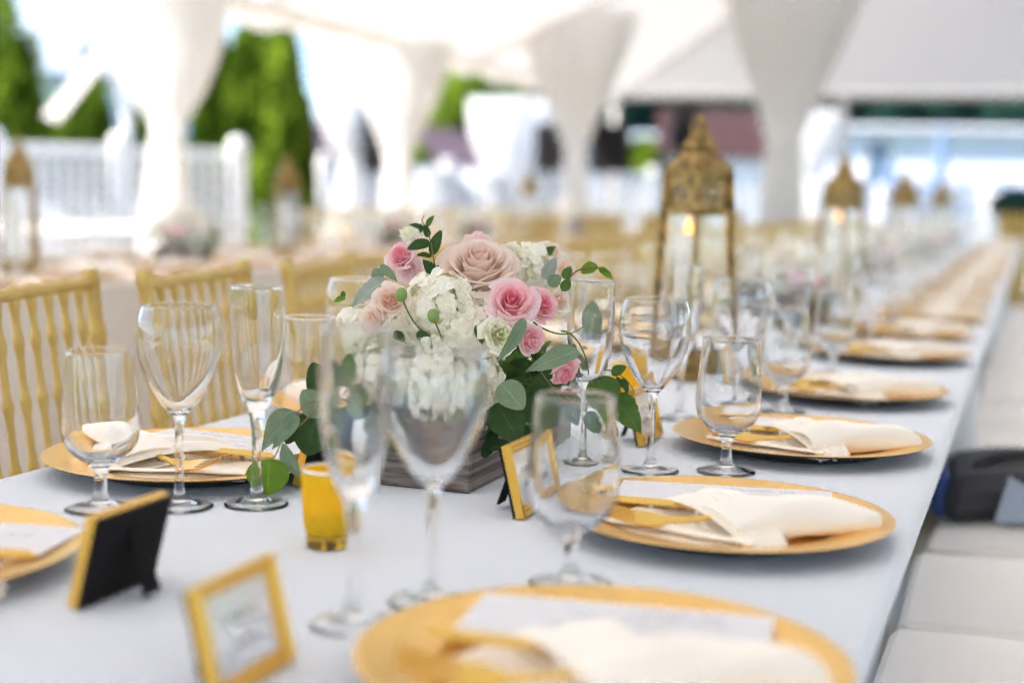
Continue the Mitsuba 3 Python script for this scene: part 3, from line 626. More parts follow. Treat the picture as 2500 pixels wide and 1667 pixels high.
# ------------------------------------------------------------------ the bouquet
E_R, E_U, E_F = np.array([.939, .344, 0]), np.array([0, 0, 1.0]), np.array([.342, -.934, .1])   # rightwards, up and towards the near end of the table
def frame_of(axis, spin=0.0):
    z = unit(axis); x = unit(np.cross([0.13, 0.21, 0.97] if abs(z[2]) < .9 else [1, 0, 0], z)); y = np.cross(z, x)
    c, s = math.cos(spin), math.sin(spin)
    return np.stack([c * x + s * y, -s * x + c * y, z], 1)
def tmat(R, p):
    m = np.eye(4); m[:3, :3] = R; m[:3, 3] = p; return T(m)
def rose_petals(R, n, openness, seed, ruffle=.05):
    """petals of one rose, axis +z, widest radius R; returned from the heart outwards"""
    r = np.random.default_rng(seed); out = []
    for k in range(n):
        t = k / (n - 1); th0 = k * 2.39996 + r.uniform(-.15, .15)
        tip = R * (.09 + .88 * openness * t ** .9) * r.uniform(.95, 1.05)
        base = R * (.03 + .10 * t)
        ztip = R * (.60 - .50 * t ** 2.0 * openness) * r.uniform(.96, 1.04); zb = -R * .62
        wid = 2.5 - .95 * t
        nu, nv = 15, 12
        u = np.linspace(-1, 1, nu)[:, None]; v = np.linspace(0, 1, nv)[None]
        bulge = v ** (.38 + .22 * t)
        rr = base + (tip - base) * bulge
        curl = max(0, t - .12) * np.clip((v - .74) / .26, 0, 1) ** 2
        rr = rr + R * .20 * curl
        ang = th0 + u * wid * .5 * (np.sin(PI * (.20 + .42 * v)))
        z = zb + (ztip - zb) * v ** 1.0 - R * .20 * curl - R * (.12 + .10 * t) * (np.abs(u) ** 4) * v ** 2
        rr = rr * (1 + .08 * u * (1 - .3 * t))
        wob = ruffle * R * v ** 2 * (np.sin(u * 4 + k * 1.7) * .5 + np.sin(u * 9 + k) * .2)
        rr = np.maximum(rr + wob, R * .012); z = z + wob * .6
        out.append(grid(np.stack([rr * np.cos(ang), rr * np.sin(ang), z], -1)))
    return out
def rose(parent, pos, axis, R, n, mats, seed, openness=1.0, split=True, label=None, name='rose', ruffle=.05):
    pt = rose_petals(R, n, openness, seed, ruffle); F = tmat(frame_of(axis, seed), pos)
    k = numbered(parent + '__' + name)
    if label: labels[k] = {'label': label}
    def m_of(i): return mats[min(len(mats) - 1, int(i / n * len(mats)))]
    if split:
        for i, m in enumerate(pt): part(k, 'petal', ply(m, m_of(i), True), F)
    else:
        for q, mm in enumerate(mats):
            ms = [m for i, m in enumerate(pt) if m_of(i) == mm]
            part(k, 'petal', ply(cat(*ms), mm, True), F)
    return k
def leaf_mesh(L, W, shape='round', bend=.15, cup=.12, teeth=0, seed=0, twist=0.0):
    """blade along +y from the stalk at the origin, upper face +z"""
    nv, nu = 22, 9
    v = np.linspace(0, 1, nv)
    if shape == 'round': w = np.sin(PI * np.clip(v, 0, 1) ** .80) ** .62
    elif shape == 'lance': w = np.sin(PI * v ** .85) ** .95
    elif shape == 'drop': w = np.sin(PI * v ** .62) ** .85
    else: w = np.sin(PI * v ** .7) ** .8
    w = np.where((v <= 0) | (v >= 1), 0.02, w)
    if teeth: w = w * (1 - .13 * np.abs((v * teeth) % 1 - .0) * (v > .08))
    u = np.linspace(-1, 1, nu)
    U, V = np.meshgrid(u, v, indexing='ij'); Wv = np.broadcast_to(w, U.shape) * W * .5
    x = U * Wv; y = V * L; z = -bend * L * V ** 2 + cup * np.abs(U) ** 1.3 * Wv * 2 + .02 * L * np.sin(V * 9 + U * 3 + seed) * (V > .05)
    if twist: a = twist * V; x, z = x * np.cos(a) - z * np.sin(a), x * np.sin(a) + z * np.cos(a)
    P = np.stack([x, y, z], -1); m = grid(P)
    return m, np.stack([(U * .5 + .5).ravel(), V.ravel()], 1)
def leaf(parent, base, tip, width, facing, mat_, shape='round', bend=.12, cup=.10, teeth=0, name='leaf', twist=0.0):
    base, tip = np.array(base, float), np.array(tip, float); y = tip - base; L = np.linalg.norm(y); y /= L
    f = np.asarray(facing, float); z = unit(f - y * (f @ y)); x = np.cross(y, z)
    m, uv = leaf_mesh(L, width, shape, bend, cup, teeth, seed=float(base[0] * 50), twist=twist)
    return part(parent, name, ply(m, mat_, True, uv=uv), tmat(np.stack([x, y, z], 1), base))

BQ = thing('flower_centerpiece', 'bouquet of blush, pink and white flowers with eucalyptus in a weathered wooden planter', 'centerpiece')
# weathered wooden trough
bk = numbered(BQ + '__planter_box'); labels[bk] = {'label': 'weathered grey wooden planter box under the flowers'}
bx0, bx1, by0, by1, bh = -.662, -.556, 1.396, 1.742, .066
for q in ((bx0, bx1, by0, by0 + .011, .0008, bh), (bx0, bx1, by1 - .011, by1, .0008, bh), (bx0, bx0 + .011, by0 + .0115, by1 - .0115, .0008, bh - .001), (bx1 - .011, bx1, by0 + .0115, by1 - .0115, .0008, bh - .001)):
    part(bk, 'board', ply(bx(q[0], q[1], q[2], q[3], TZ + q[4], TZ + q[5], .0012), 'm_wood'))
part(bk, 'bottom_board', ply(bx(bx0 + .012, bx1 - .012, by0 + .012, by1 - .012, TZ + .002, TZ + .010), 'm_wood'))
part(bk, 'knot_hole', ply(lathe([(0, -.0004), (.0075, -.0004), (.0095, .0006), (.0085, .0010), (.007, .0003), (0, .0002)], 20).apply_transform(trimesh.transformations.rotation_matrix(PI / 2, [1, 0, 0])).apply_translation([-.626, by0 - .0006, TZ + .032]), 'm_wood_dark', 40))
# hydrangea heads made of four-petalled florets
def floret(seed, s=.0122):
    r = np.random.default_rng(seed); ms = []
    for q in range(4):
        a = q * PI / 2 + r.uniform(-.12, .12); L = s * r.uniform(.9, 1.1); W = L * 1.12; tilt = r.uniform(.15, .55)
        v = np.linspace(0, 1, 7); u = np.linspace(-1, 1, 6); U, V = np.meshgrid(u, v, indexing='ij')
        w = np.sin(PI * (.10 + .74 * V ** .9)) ** .8 * W * .5
        x = U * w; y = V * L; z = tilt * L * V - .35 * L * V ** 2.4 + .16 * L * U ** 2 * np.sign(r.uniform(-1, 1)) + .09 * L * V * np.sin(U * 5 + seed + q)
        P = np.stack([x * math.cos(a) - y * math.sin(a), x * math.sin(a) + y * math.cos(a), z], -1); ms.append(grid(P))
    ms.append(trimesh.creation.icosphere(1, s * .09).apply_translation([0, 0, s * .06]))
    return cat(*ms)
FLO = [[ply(floret(40 + q), mm, True) for q in range(4)] for mm in ('m_white', 'm_cream')]
def hydrangea(parent, pos, axis, R, n, seed, squash=.8, name='hydrangea'):
    r = np.random.default_rng(seed); F = frame_of(axis, seed); k = numbered(parent + '__' + name)
    core = trimesh.creation.icosphere(2, R * .66); core.apply_scale([1, 1, squash]); core.apply_transform(np.array(tmat(F, pos).matrix, float))
    part(k, 'heart', ply(core, 'm_cream', True))
    for i in range(n):
        cz = 1 - (i + .5) / n * 1.55; ph = i * 2.39996 + r.uniform(-.25, .25); sr = math.sqrt(max(0, 1 - cz * cz))
        d = np.array([sr * math.cos(ph), sr * math.sin(ph), cz * squash]); p = F @ (d * R * r.uniform(.86, 1.06)) + np.asarray(pos)
        nn = unit(F @ unit([d[0], d[1], d[2] / squash]) + r.normal(0, .26, 3))
        sc = r.uniform(.85, 1.22) * (R / .04) ** .3
        R3 = frame_of(nn, r.uniform(0, 6)) * sc
        part(k, 'floret', FLO[0 if r.random() < .62 else 1][i % 4], tmat(R3, p))
    return k
for pos, ax, R, n, sd in (
    ((-0.6161, 1.4569, 0.9445), -.15 * E_R + .55 * E_U + .8 * E_F, .041, 40, 1),
    ((-0.5812, 1.4501, 0.9130), .25 * E_R + .1 * E_U + 1 * E_F, .034, 30, 2),
    ((-0.7085, 1.4458, 0.9083), -.7 * E_R + .3 * E_U + .7 * E_F, .036, 32, 3),
    ((-0.6635, 1.4151, 0.8702), -.5 * E_R - .1 * E_U + .9 * E_F, .037, 34, 4),
    ((-0.6090, 1.4053, 0.8440), -.1 * E_R - .5 * E_U + .9 * E_F, .030, 26, 15),
    ((-0.5737, 1.4231, 0.8395), .2 * E_R - .5 * E_U + .9 * E_F, .027, 22, 16),
    ((-0.6059, 1.4148, 0.8703), 0 * E_R - .2 * E_U + 1 * E_F, .039, 36, 5),
    ((-0.5741, 1.4530, 0.8681), .45 * E_R - .2 * E_U + .9 * E_F, .030, 26, 6),
    ((-0.6604, 1.4529, 0.9105), -.3 * E_R + .2 * E_U + 1 * E_F, .033, 26, 7),
    ((-0.5675, 1.6024, 0.9841), .5 * E_R + .7 * E_U + .5 * E_F, .031, 26, 8)):
    hydrangea(BQ, pos, ax, R, int(n * 1.1), sd)
rose(BQ, (-0.5877, 1.4882, 0.9866), -.02 * E_R + .80 * E_U + .62 * E_F, .046, 30, ('m_blush_in', 'm_blush', 'm_blush', 'm_blush_out'), 3, 1.02, label='large blush garden rose crowning the bouquet', ruffle=.03)
rose(BQ, (-0.5282, 1.4368, 0.9556), .10 * E_R + .40 * E_U + .9 * E_F, .029, 20, ('m_pink_in', 'm_pink', 'm_pink', 'm_pink_pale'), 5, .95, label='bright pink rose below the blush rose')
rose(BQ, (-0.5119, 1.4849, 0.9494), .55 * E_R + .35 * E_U + .8 * E_F, .024, 18, ('m_pink_in', 'm_pink', 'm_pink'), 6, .9)
rose(BQ, (-0.5123, 1.4541, 0.9144), .60 * E_R - .1 * E_U + .8 * E_F, .0215, 15, ('m_pink', 'm_pink', 'm_pink_pale'), 7, .85)
rose(BQ, (-0.4790, 1.4731, 0.8801), .45 * E_R - .75 * E_U + .6 * E_F, .0215, 14, ('m_pink_in', 'm_pink', 'm_pink'), 8, .85)
rose(BQ, (-0.6778, 1.4778, 0.9971), -.35 * E_R + .45 * E_U + .8 * E_F, .0195, 17, ('m_pink_in', 'm_pink', 'm_pink_pale'), 9, .95, ruffle=.09)
rose(BQ, (-0.6717, 1.4841, 0.9862), .2 * E_R - .35 * E_U + 1 * E_F, .021, 12, ('m_pink_pale', 'm_pink_pale'), 10, .9)
rose(BQ, (-0.7008, 1.5469, 1.0196), .1 * E_R + 1 * E_U + .3 * E_F, .0165, 12, ('m_greenish', 'm_greenish', 'm_white'), 11, .7)
rose(BQ, (-0.6577, 1.4052, 0.9530), -.1 * E_R + .35 * E_U + .95 * E_F, .0215, 17, ('m_peach', 'm_peach', 'm_blush_out'), 12, .95, ruffle=.08)
rose(BQ, (-0.6711, 1.3980, 0.9328), -.4 * E_R + .2 * E_U + .9 * E_F, .0195, 15, ('m_peach', 'm_blush_out', 'm_blush_out'), 13, .95, ruffle=.08)
rose(BQ, (-0.5350, 1.4198, 0.9217), .25 * E_R + .15 * E_U + 1 * E_F, .0235, 14, ('m_greenish', 'm_cream', 'm_white'), 14, .95, ruffle=.09)
rose(BQ, (-0.5585, 1.6505, 1.0011), .3 * E_R + .7 * E_U + .6 * E_F, .0195, 14, ('m_blush_out', 'm_blush_out', 'm_cream'), 15, .9)
rose(BQ, (-0.5474, 1.6840, 0.9776), .7 * E_R + .5 * E_U + .4 * E_F, .0185, 13, ('m_blush_out', 'm_peach', 'm_blush_out'), 16, .95)
rose(BQ, (-0.5074, 1.5351, 0.9522), .6 * E_R + .2 * E_U + .8 * E_F, .017, 12, ('m_peach', 'm_blush_out', 'm_cream'), 17, .95)
rose(BQ, (-0.5789, 1.5678, 0.9989), .1 * E_R + .8 * E_U + .6 * E_F, .022, 14, ('m_cream', 'm_cream', 'm_white'), 18, .95, ruffle=.1)
rose(BQ, (-0.6189, 1.5653, 1.0118), 0 * E_R + 1 * E_U + .2 * E_F, .024, 14, ('m_pink_pale', 'm_blush_out', 'm_blush_out'), 19, .95)
rose(BQ, (-0.5550, 1.4422, 0.8528), .7 * E_R - .2 * E_U + .7 * E_F, .022, 14, ('m_cream', 'm_white', 'm_white'), 20, .95, ruffle=.1)
# leaves: stalk, tip, width, upper face
NF = E_F
LV = (
    # hanging silver-dollar eucalyptus on the left
    ((-0.7264, 1.3136, 0.8394), (-0.7474, 1.2854, 0.8003), .026, NF + .5 * E_U - .3 * E_R, 'm_leaf_grey', 'drop', .1, .25),
    ((-0.7162, 1.3064, 0.8375), (-0.7305, 1.2812, 0.8029), .017, NF + .5 * E_U + .5 * E_R, 'm_leaf_grey', 'drop', .1, .3),
    ((-0.6997, 1.3334, 0.8327), (-0.7221, 1.3282, 0.8597), .029, NF + .3 * E_U, 'm_leaf_grey', 'round', .1, .1),
    ((-0.7119, 1.3397, 0.8341), (-0.7080, 1.3150, 0.7924), .044, NF + .25 * E_U + .25 * E_R, 'm_leaf_dark', 'round', .05, .08),
    ((-0.7232, 1.2899, 0.8090), (-0.7024, 1.2881, 0.7726), .019, NF - .55 * E_R, 'm_leaf_grey', 'lance', .08, .25),
    ((-0.7348, 1.2817, 0.7928), (-0.7312, 1.2724, 0.7554), .045, NF + .1 * E_U, 'm_leaf_bright', 'round', .0, .06),
    ((-0.7288, 1.3276, 0.8289), (-0.7343, 1.3172, 0.8019), .022, NF + .6 * E_R, 'm_leaf_dark', 'round', .05, .1),
    ((-0.7213, 1.3802, 0.8437), (-0.7380, 1.3785, 0.8827), .030, NF - .3 * E_R, 'm_leaf_dark', 'round', .05, .1),
    ((-0.6958, 1.3585, 0.8531), (-0.6883, 1.3660, 0.8953), .032, NF + .2 * E_R, 'm_leaf_mid', 'round', .05, .1),
    ((-0.6887, 1.3601, 0.8440), (-0.6616, 1.3564, 0.8183), .030, NF + .3 * E_U, 'm_leaf_grey', 'round', .05, .1),
    # dusty miller and small leaves on the upper left
    ((-0.6835, 1.4516, 0.9733), (-0.7074, 1.4130, 0.9462), .024, NF + .9 * E_U, 'm_leaf_dusty', 'other', .1, .15, 5),
    ((-0.6918, 1.4503, 0.9887), (-0.6682, 1.4463, 0.9718), .011, NF + .6 * E_U, 'm_leaf_grey', 'lance', .08, .2),
    ((-0.6976, 1.4676, 0.9709), (-0.7067, 1.4656, 0.9825), .016, NF, 'm_leaf_grey', 'round', .05, .1),
    ((-0.7355, 1.4514, 0.9501), (-0.7417, 1.4379, 0.9457), .008, NF + .5 * E_U, 'm_leaf_bright', 'round', .05, .1),
    ((-0.7364, 1.4510, 0.9501), (-0.7387, 1.4510, 0.9570), .006, NF, 'm_leaf_mid', 'round', .05, .1),
    # upright sprig beside the blush rose
    ((-0.6374, 1.4716, 1.0009), (-0.6299, 1.4776, 1.0294), .0135, NF - .3 * E_R, 'm_leaf_dark', 'round', .04, .15),
    ((-0.6401, 1.4723, 1.0154), (-0.6594, 1.4537, 1.0084), .0140, NF + .5 * E_U, 'm_leaf_dark', 'round', .06, .15),
    ((-0.6373, 1.4715, 0.9999), (-0.6490, 1.4568, 1.0019), .0075, NF + .7 * E_U, 'm_leaf_dark', 'round', .06, .15),
    ((-0.6485, 1.4762, 1.0297), (-0.6634, 1.4660, 1.0353), .0070, NF + .7 * E_U, 'm_leaf_dark', 'lance', .06, .2),
    ((-0.6477, 1.4767, 1.0317), (-0.6378, 1.4765, 1.0457), .0070, NF - .4 * E_R, 'm_leaf_mid', 'lance', .06, .2),
    ((-0.6442, 1.4767, 1.0206), (-0.6477, 1.4717, 1.0347), .0085, NF + .3 * E_R, 'm_leaf_dark', 'round', .06, .2),
    ((-0.6284, 1.4617, 0.9792), (-0.6402, 1.4540, 0.9965), .0145, NF + .4 * E_R, 'm_leaf_dark', 'other', .06, .15, 5),
    ((-0.6269, 1.4621, 0.9773), (-0.6264, 1.4638, 0.9909), .007, NF - .3 * E_R, 'm_leaf_dark', 'round', .06, .15),
    ((-0.6548, 1.4786, 1.0246), (-0.6546, 1.4800, 1.0364), .005, NF, 'm_leaf_mid', 'lance', .06, .15),
    # right-hand sprig
    ((-0.4853, 1.5473, 0.9884), (-0.4639, 1.5447, 0.9909), .0195, NF + .8 * E_U, 'm_leaf_bright', 'round', .02, .06),
    ((-0.5028, 1.5396, 0.9771), (-0.4962, 1.5436, 0.9910), .0115, NF - .3 * E_R, 'm_leaf_mid', 'round', .04, .12),
    ((-0.4639, 1.5446, 0.9904), (-0.4443, 1.5399, 0.9797), .0085, NF + .5 * E_U, 'm_leaf_bright', 'lance', .05, .2),
    ((-0.4640, 1.5447, 0.9914), (-0.4483, 1.5444, 0.9852), .0060, NF + .6 * E_U, 'm_leaf_bright', 'lance', .05, .2),
    ((-0.5219, 1.5424, 0.9686), (-0.5094, 1.5482, 0.9793), .016, NF + .3 * E_U, 'm_leaf_grey', 'round', .05, .1),
    ((-0.5376, 1.5693, 0.9740), (-0.5249, 1.5769, 0.9996), .018, NF + .3 * E_R, 'm_leaf_dusty', 'other', .05, .15, 5),
    ((-0.5003, 1.5283, 0.9639), (-0.4937, 1.5323, 0.9778), .012, NF, 'm_leaf_mid', 'round', .05, .15),
    ((-0.5677, 1.6414, 0.9983), (-0.5689, 1.6374, 1.0138), .007, NF - .5 * E_R, 'm_leaf_mid', 'lance', .05, .2),
    ((-0.5596, 1.6281, 0.9965), (-0.5424, 1.6252, 1.0098), .012, NF + .4 * E_U, 'm_leaf_mid', 'lance', .05, .2),
    # grey-green blades in front and the round leaf seen through the flute
    ((-0.4592, 1.4618, 0.9059), (-0.5022, 1.4170, 0.8857), .025, NF + .7 * E_U, 'm_leaf_grey', 'drop', .06, .12),
    ((-0.5023, 1.4073, 0.9423), (-0.5235, 1.3889, 0.8952), .0165, NF + .6 * E_R, 'm_leaf_grey', 'drop', .05, .3),
    ((-0.4975, 1.6400, 0.9011), (-0.5002, 1.6441, 0.9456), .029, NF, 'm_leaf_grey', 'round', .02, .05),
    # dark blades between the white heads
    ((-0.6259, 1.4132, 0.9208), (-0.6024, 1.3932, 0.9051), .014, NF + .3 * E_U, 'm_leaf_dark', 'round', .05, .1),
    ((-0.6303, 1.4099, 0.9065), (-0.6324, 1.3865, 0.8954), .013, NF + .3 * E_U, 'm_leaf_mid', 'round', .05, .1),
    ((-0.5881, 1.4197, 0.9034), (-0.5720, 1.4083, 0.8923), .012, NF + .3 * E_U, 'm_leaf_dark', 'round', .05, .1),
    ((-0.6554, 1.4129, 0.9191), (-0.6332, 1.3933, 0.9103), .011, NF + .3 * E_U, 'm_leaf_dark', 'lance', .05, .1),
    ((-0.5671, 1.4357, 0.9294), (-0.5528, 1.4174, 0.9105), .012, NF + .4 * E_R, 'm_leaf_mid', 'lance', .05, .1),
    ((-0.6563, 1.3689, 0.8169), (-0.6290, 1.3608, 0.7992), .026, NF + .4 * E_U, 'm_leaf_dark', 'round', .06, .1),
    # foliage low on the right
    ((-0.4670, 1.5614, 0.8645), (-0.4458, 1.5541, 0.8265), .042, NF + .3 * E_R, 'm_leaf_mid', 'round', .05, .1),
    ((-0.4552, 1.5846, 0.8421), (-0.4127, 1.5638, 0.8050), .036, NF + .5 * E_U, 'm_leaf_mid', 'other', .08, .12, 8),
    ((-0.4567, 1.5867, 0.8659), (-0.4383, 1.5839, 0.8756), .0135, NF + .5 * E_U, 'm_leaf_mid', 'round', .05, .1),
    ((-0.4481, 1.5790, 0.8643), (-0.4402, 1.5751, 0.8521), .007, NF + .5 * E_R, 'm_leaf_dark', 'lance', .05, .15),
    ((-0.4422, 1.5809, 0.8624), (-0.4332, 1.5770, 0.8457), .010, NF + .5 * E_R, 'm_leaf_dark', 'lance', .05, .15),
    ((-0.5318, 1.4204, 0.8691), (-0.5024, 1.4123, 0.8450), .032, NF + .35 * E_U, 'm_leaf_grey', 'round', .05, .1),
    ((-0.5402, 1.4307, 0.8458), (-0.5062, 1.4174, 0.8072), .046, NF + .45 * E_U, 'm_leaf_dark', 'other', .08, .12, 9),
    ((-0.5200, 1.4997, 0.8694), (-0.4914, 1.4968, 0.8457), .034, NF + .3 * E_R, 'm_leaf_dark', 'round', .05, .1),
    ((-0.4974, 1.5270, 0.8488), (-0.4734, 1.5206, 0.8091), .036, NF + .3 * E_U, 'm_leaf_dark', 'other', .05, .1, 8),
    ((-0.5190, 1.4766, 0.8511), (-0.4923, 1.4715, 0.8149), .038, NF + .2 * E_U, 'm_leaf_dark', 'round', .05, .1),
    ((-0.4793, 1.5725, 0.8137), (-0.4420, 1.5735, 0.7960), .030, NF + .6 * E_U, 'm_leaf_dark', 'round', .05, .1),
    ((-0.6672, 1.3796, 0.8525), (-0.6833, 1.3602, 0.8278), .036, NF + .4 * E_U, 'm_leaf_mid', 'round', .06, .1),
)
for L in LV: leaf(BQ, *L)
def stem(parent, pts, r, mat_='m_stem', name='stem'):
    p = crv(pts, 14); part(parent, name, ply(tube(p, np.linspace(r, r * .55, len(p)), 7), mat_, True))
stem(BQ, ((-0.6288, 1.4707, 0.9650), (-0.6319, 1.4696, 0.9845), (-0.6390, 1.4724, 1.0135), (-0.6477, 1.4766, 1.0312), (-0.6524, 1.4760, 1.0409), (-0.6504, 1.4773, 1.0453)), .0011)
stem(BQ, ((-0.5124, 1.5548, 0.9532), (-0.5002, 1.5400, 0.9722), (-0.4907, 1.5450, 0.9853), (-0.4765, 1.5454, 0.9908), (-0.4621, 1.5453, 0.9904)), .0013)
stem(BQ, ((-0.6895, 1.3717, 0.8543), (-0.6916, 1.3374, 0.8421), (-0.7063, 1.3221, 0.8491), (-0.7154, 1.3125, 0.8413), (-0.7219, 1.3037, 0.8319)), .0012)
stem(BQ, ((-0.6969, 1.3307, 0.8473), (-0.7068, 1.3204, 0.8363), (-0.7145, 1.3110, 0.8254), (-0.7240, 1.2957, 0.8154), (-0.7282, 1.2871, 0.7999), (-0.7346, 1.2814, 0.7892)), .0011)
stem(BQ, ((-0.4640, 1.5951, 0.8686), (-0.4477, 1.5848, 0.8667), (-0.4338, 1.5833, 0.8566), (-0.4256, 1.5797, 0.8449)), .0009)
for a in (((-0.6376, 1.3919, 0.9596), (-0.6330, 1.3972, 0.9444), (-0.6294, 1.4127, 0.9278), (-0.6233, 1.4349, 0.9153)), ((-0.6002, 1.3925, 0.9390), (-0.5976, 1.4024, 0.9233), (-0.5961, 1.4168, 0.9032), (-0.5997, 1.4297, 0.8873)), ((-0.4830, 1.4765, 0.9237), (-0.4752, 1.4998, 0.9149), (-0.4684, 1.5211, 0.8912), (-0.4698, 1.5395, 0.8693)),
          ((-0.5043, 1.4666, 0.9041), (-0.4862, 1.4663, 0.8909), (-0.4748, 1.4701, 0.8874)), ((-0.5079, 1.4636, 0.8898), (-0.4914, 1.4770, 0.8604), (-0.4737, 1.5025, 0.8389)), ((-0.5193, 1.4855, 0.9306), (-0.4943, 1.4880, 0.9197), (-0.4727, 1.5233, 0.9253))):
    stem(BQ, a, .0011, 'm_stem_green')
for p in ((-0.6377, 1.3920, 0.9610), (-0.6003, 1.3926, 0.9404)):
    b = trimesh.creation.icosphere(3, .0066); v = np.array(b.vertices); v[:, 2] *= 1.15; b = M(v * (1 + .04 * np.cos(6 * np.arctan2(v[:, 1], v[:, 0])))[:, None], b.faces); b.apply_translation(p)
    part(BQ, 'flower_bud', ply(b, 'm_bud', True))
def filler(n, box, size, seed, mats=('m_leaf_dark', 'm_leaf_mid')):
    r = np.random.default_rng(seed); res = {m: [] for m in mats}
    for i in range(n):
        p = np.array([r.uniform(*box[0]), r.uniform(*box[1]), r.uniform(*box[2])]); L = size * r.uniform(.7, 1.4)
        m, uv = leaf_mesh(L, L * r.uniform(.45, .85), 'round', r.uniform(0, .3), .1)
        m.apply_transform(np.array(tmat(frame_of(unit([r.normal(), r.normal() - .6, r.uniform(.1, 1.2)]), r.uniform(0, 6)), p).matrix, float)); res[mats[i % len(mats)]].append((m, uv))
    return res
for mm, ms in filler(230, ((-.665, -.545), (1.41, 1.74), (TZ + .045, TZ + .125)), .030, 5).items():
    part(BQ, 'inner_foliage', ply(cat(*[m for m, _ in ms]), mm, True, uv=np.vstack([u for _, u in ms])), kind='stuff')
# ------------------------------------------------------------------ brass lanterns
def pierced_panel(w0, w1, h, th, seed):
    """upright pierced plate in x,z: width w0 at the foot, w1 at the top"""
    out = Polygon([(-w0, 0), (w0, 0), (w1, h), (-w1, h)]); holes = []
    cx, cz = 0, h * .5
    for ring, (n, rr, s) in enumerate(((1, 0, .0042), (6, .0105, .0028), (10, .0185, .0024), (14, .0262, .0021))):
        for q in range(n):
            a = q * 2 * PI / n + ring * .3; holes.append(Point(cx + rr * math.cos(a) * .95, cz + rr * math.sin(a)).buffer(s, 4))
    inn = out.buffer(-.005); return extr(out.difference(unary_union([q for q in holes if inn.contains(q)])), th)
LP = {}
def lantern_parts():
    h0, w0, w1, hp, wp = .022, .052, .0405, .292, .0435    # half widths: foot, shoulder; heights of the panes
    P = {}
    P['base'] = [ply(cat(bx(-.061, .061, -.061, .061, .006, .018, .002), bx(-.056, .056, -.056, .056, .018, .026, .002), *[trimesh.creation.icosphere(1, .008).apply_translation([x, y, .006]) for x in (-.05, .05) for y in (-.05, .05)]), 'm_brass', 30)]
    P['corner_post'] = []
    for sx in (-1, 1):
        for sy in (-1, 1):
            m = cat(tube([(sx * w0, sy * w0, .026), (sx * w0 * .985, sy * w0 * .985, .09), (sx * wp, sy * wp, .29), (sx * w1, sy * w1, .368)], .0050, 6))
            P['corner_post'].append(ply(m, 'm_brass', 30))
    P['pierced_panel'], P['pane'], P['rail'], P['face_frame'] = [], [], [], []
    fp = Polygon([(-w0 + .003, .026), (w0 - .003, .026), (w1 - .001, .369), (-w1 + .001, .369)])
    win = Polygon([(-w0 + .0105, .046), (w0 - .0105, .046), (wp - .0085, .297), (-wp + .0085, .297)])
    fm_ = extr(fp.difference(win).difference(sbox(-.0315, .304, .0315, .361)), .0022); v_ = np.array(fm_.vertices); k_ = (v_[:, 1] - .026) / .343
    fm_ = M(np.stack([v_[:, 0], w0 + (w1 - w0) * k_ - .0035 + v_[:, 2], v_[:, 1]], 1), np.array(fm_.faces)[:, ::-1])
    for q in range(4):
        R = trimesh.transformations.rotation_matrix(q * PI / 2, [0, 0, 1])
        m = pierced_panel(.0395, .0375, .064, .0016, q); m = M(np.array(m.vertices)[:, [0, 2, 1]] + [0, wp - .0075, .299], np.array(m.faces)[:, ::-1]); m.apply_transform(R); P['pierced_panel'].append(ply(m, 'm_brass', 20))
        m = fm_.copy(); m.apply_transform(R); P['face_frame'].append(ply(m, 'm_brass', 20))
        m = M([[-.047, .0465, .028], [.047, .0465, .028], [.038, .0385, .292], [-.038, .0385, .292]], [[0, 1, 2], [0, 2, 3]]); m.apply_transform(R); P['pane'].append(ply(m, 'm_thin_glass'))
        for m in (bx(-.0385, .0385, wp - .005, wp + .004, .289, .300, .001), bx(-.036, .036, w1 - .004, w1 + .004, .361, .371, .001)): m.apply_transform(R); P['rail'].append(ply(m, 'm_brass', 20))
    def roof(pf):   # four-sided concave roof from (half width, z)
        pf = np.asarray(pf); n = 4; a = np.arange(4) * PI / 2 + PI / 4
        Q = np.stack([pf[None, :, 0] * np.cos(a)[:, None] * math.sqrt(2), pf[None, :, 0] * np.sin(a)[:, None] * math.sqrt(2), np.broadcast_to(pf[:, 1], (4, len(pf)))], -1); return grid(Q, True)
    P['roof'] = [ply(roof([(0, .369), (.0420, .369), (.0428, .373), (.0360, .380), (.0265, .391), (.0185, .402), (.0160, .408), (0, .408)]), 'm_brass', 25)]
    P['cap'] = [ply(cat(roof([(0, .4060), (.0225, .4055), (.0230, .4095), (.0190, .417), (.0135, .428), (.0092, .439), (.0065, .446), (0, .447)])), 'm_brass', 25)]
    P['finial'] = [ply(lathe([(0, .445), (.0068, .446), (.0050, .450), (.0072, .455), (.006, .460), (.0025, .464), (0, .465)], 16), 'm_brass', 40)]
    an = np.linspace(0, 2 * PI, 40); P['ring'] = [ply(tube(np.stack([.0235 * np.cos(an), 0 * an, .438 + .0235 * np.sin(an)], 1), .0014, 6, False), 'm_brass', True)]
    P['candle'] = [ply(lathe(np.vstack([[[0, .027], [.0255, .027]], [[.0252, .16], [.0250, .248], [.0232, .252]], [[.017, .247], [0, .246]]]), 28).apply_translation([-.016, .0121, 0]), 'm_wax', 40)]
    P['flame'] = [{**ply(flame_mesh(.034, .0080).apply_translation([-.011, .0085, .254]), None, True), 'emitter': {'type': 'area', 'radiance': rgb(.45, .18, .03)}}]
    P['wick'] = [ply(bar((-.011, .0085, .245), (-.0105, .0085, .257), .0008, 6), 'm_ink')]
    return P
LP = lantern_parts()
def lantern(x, y, z, rz, lab, grp, lit=True):
    t = thing('lantern', lab, 'lantern', grp); to = tr(x, y, z, rz)
    for nm, ds in LP.items():
        if not lit and nm in ('flame',): continue
        for d in ds: part(t, nm, d, to)
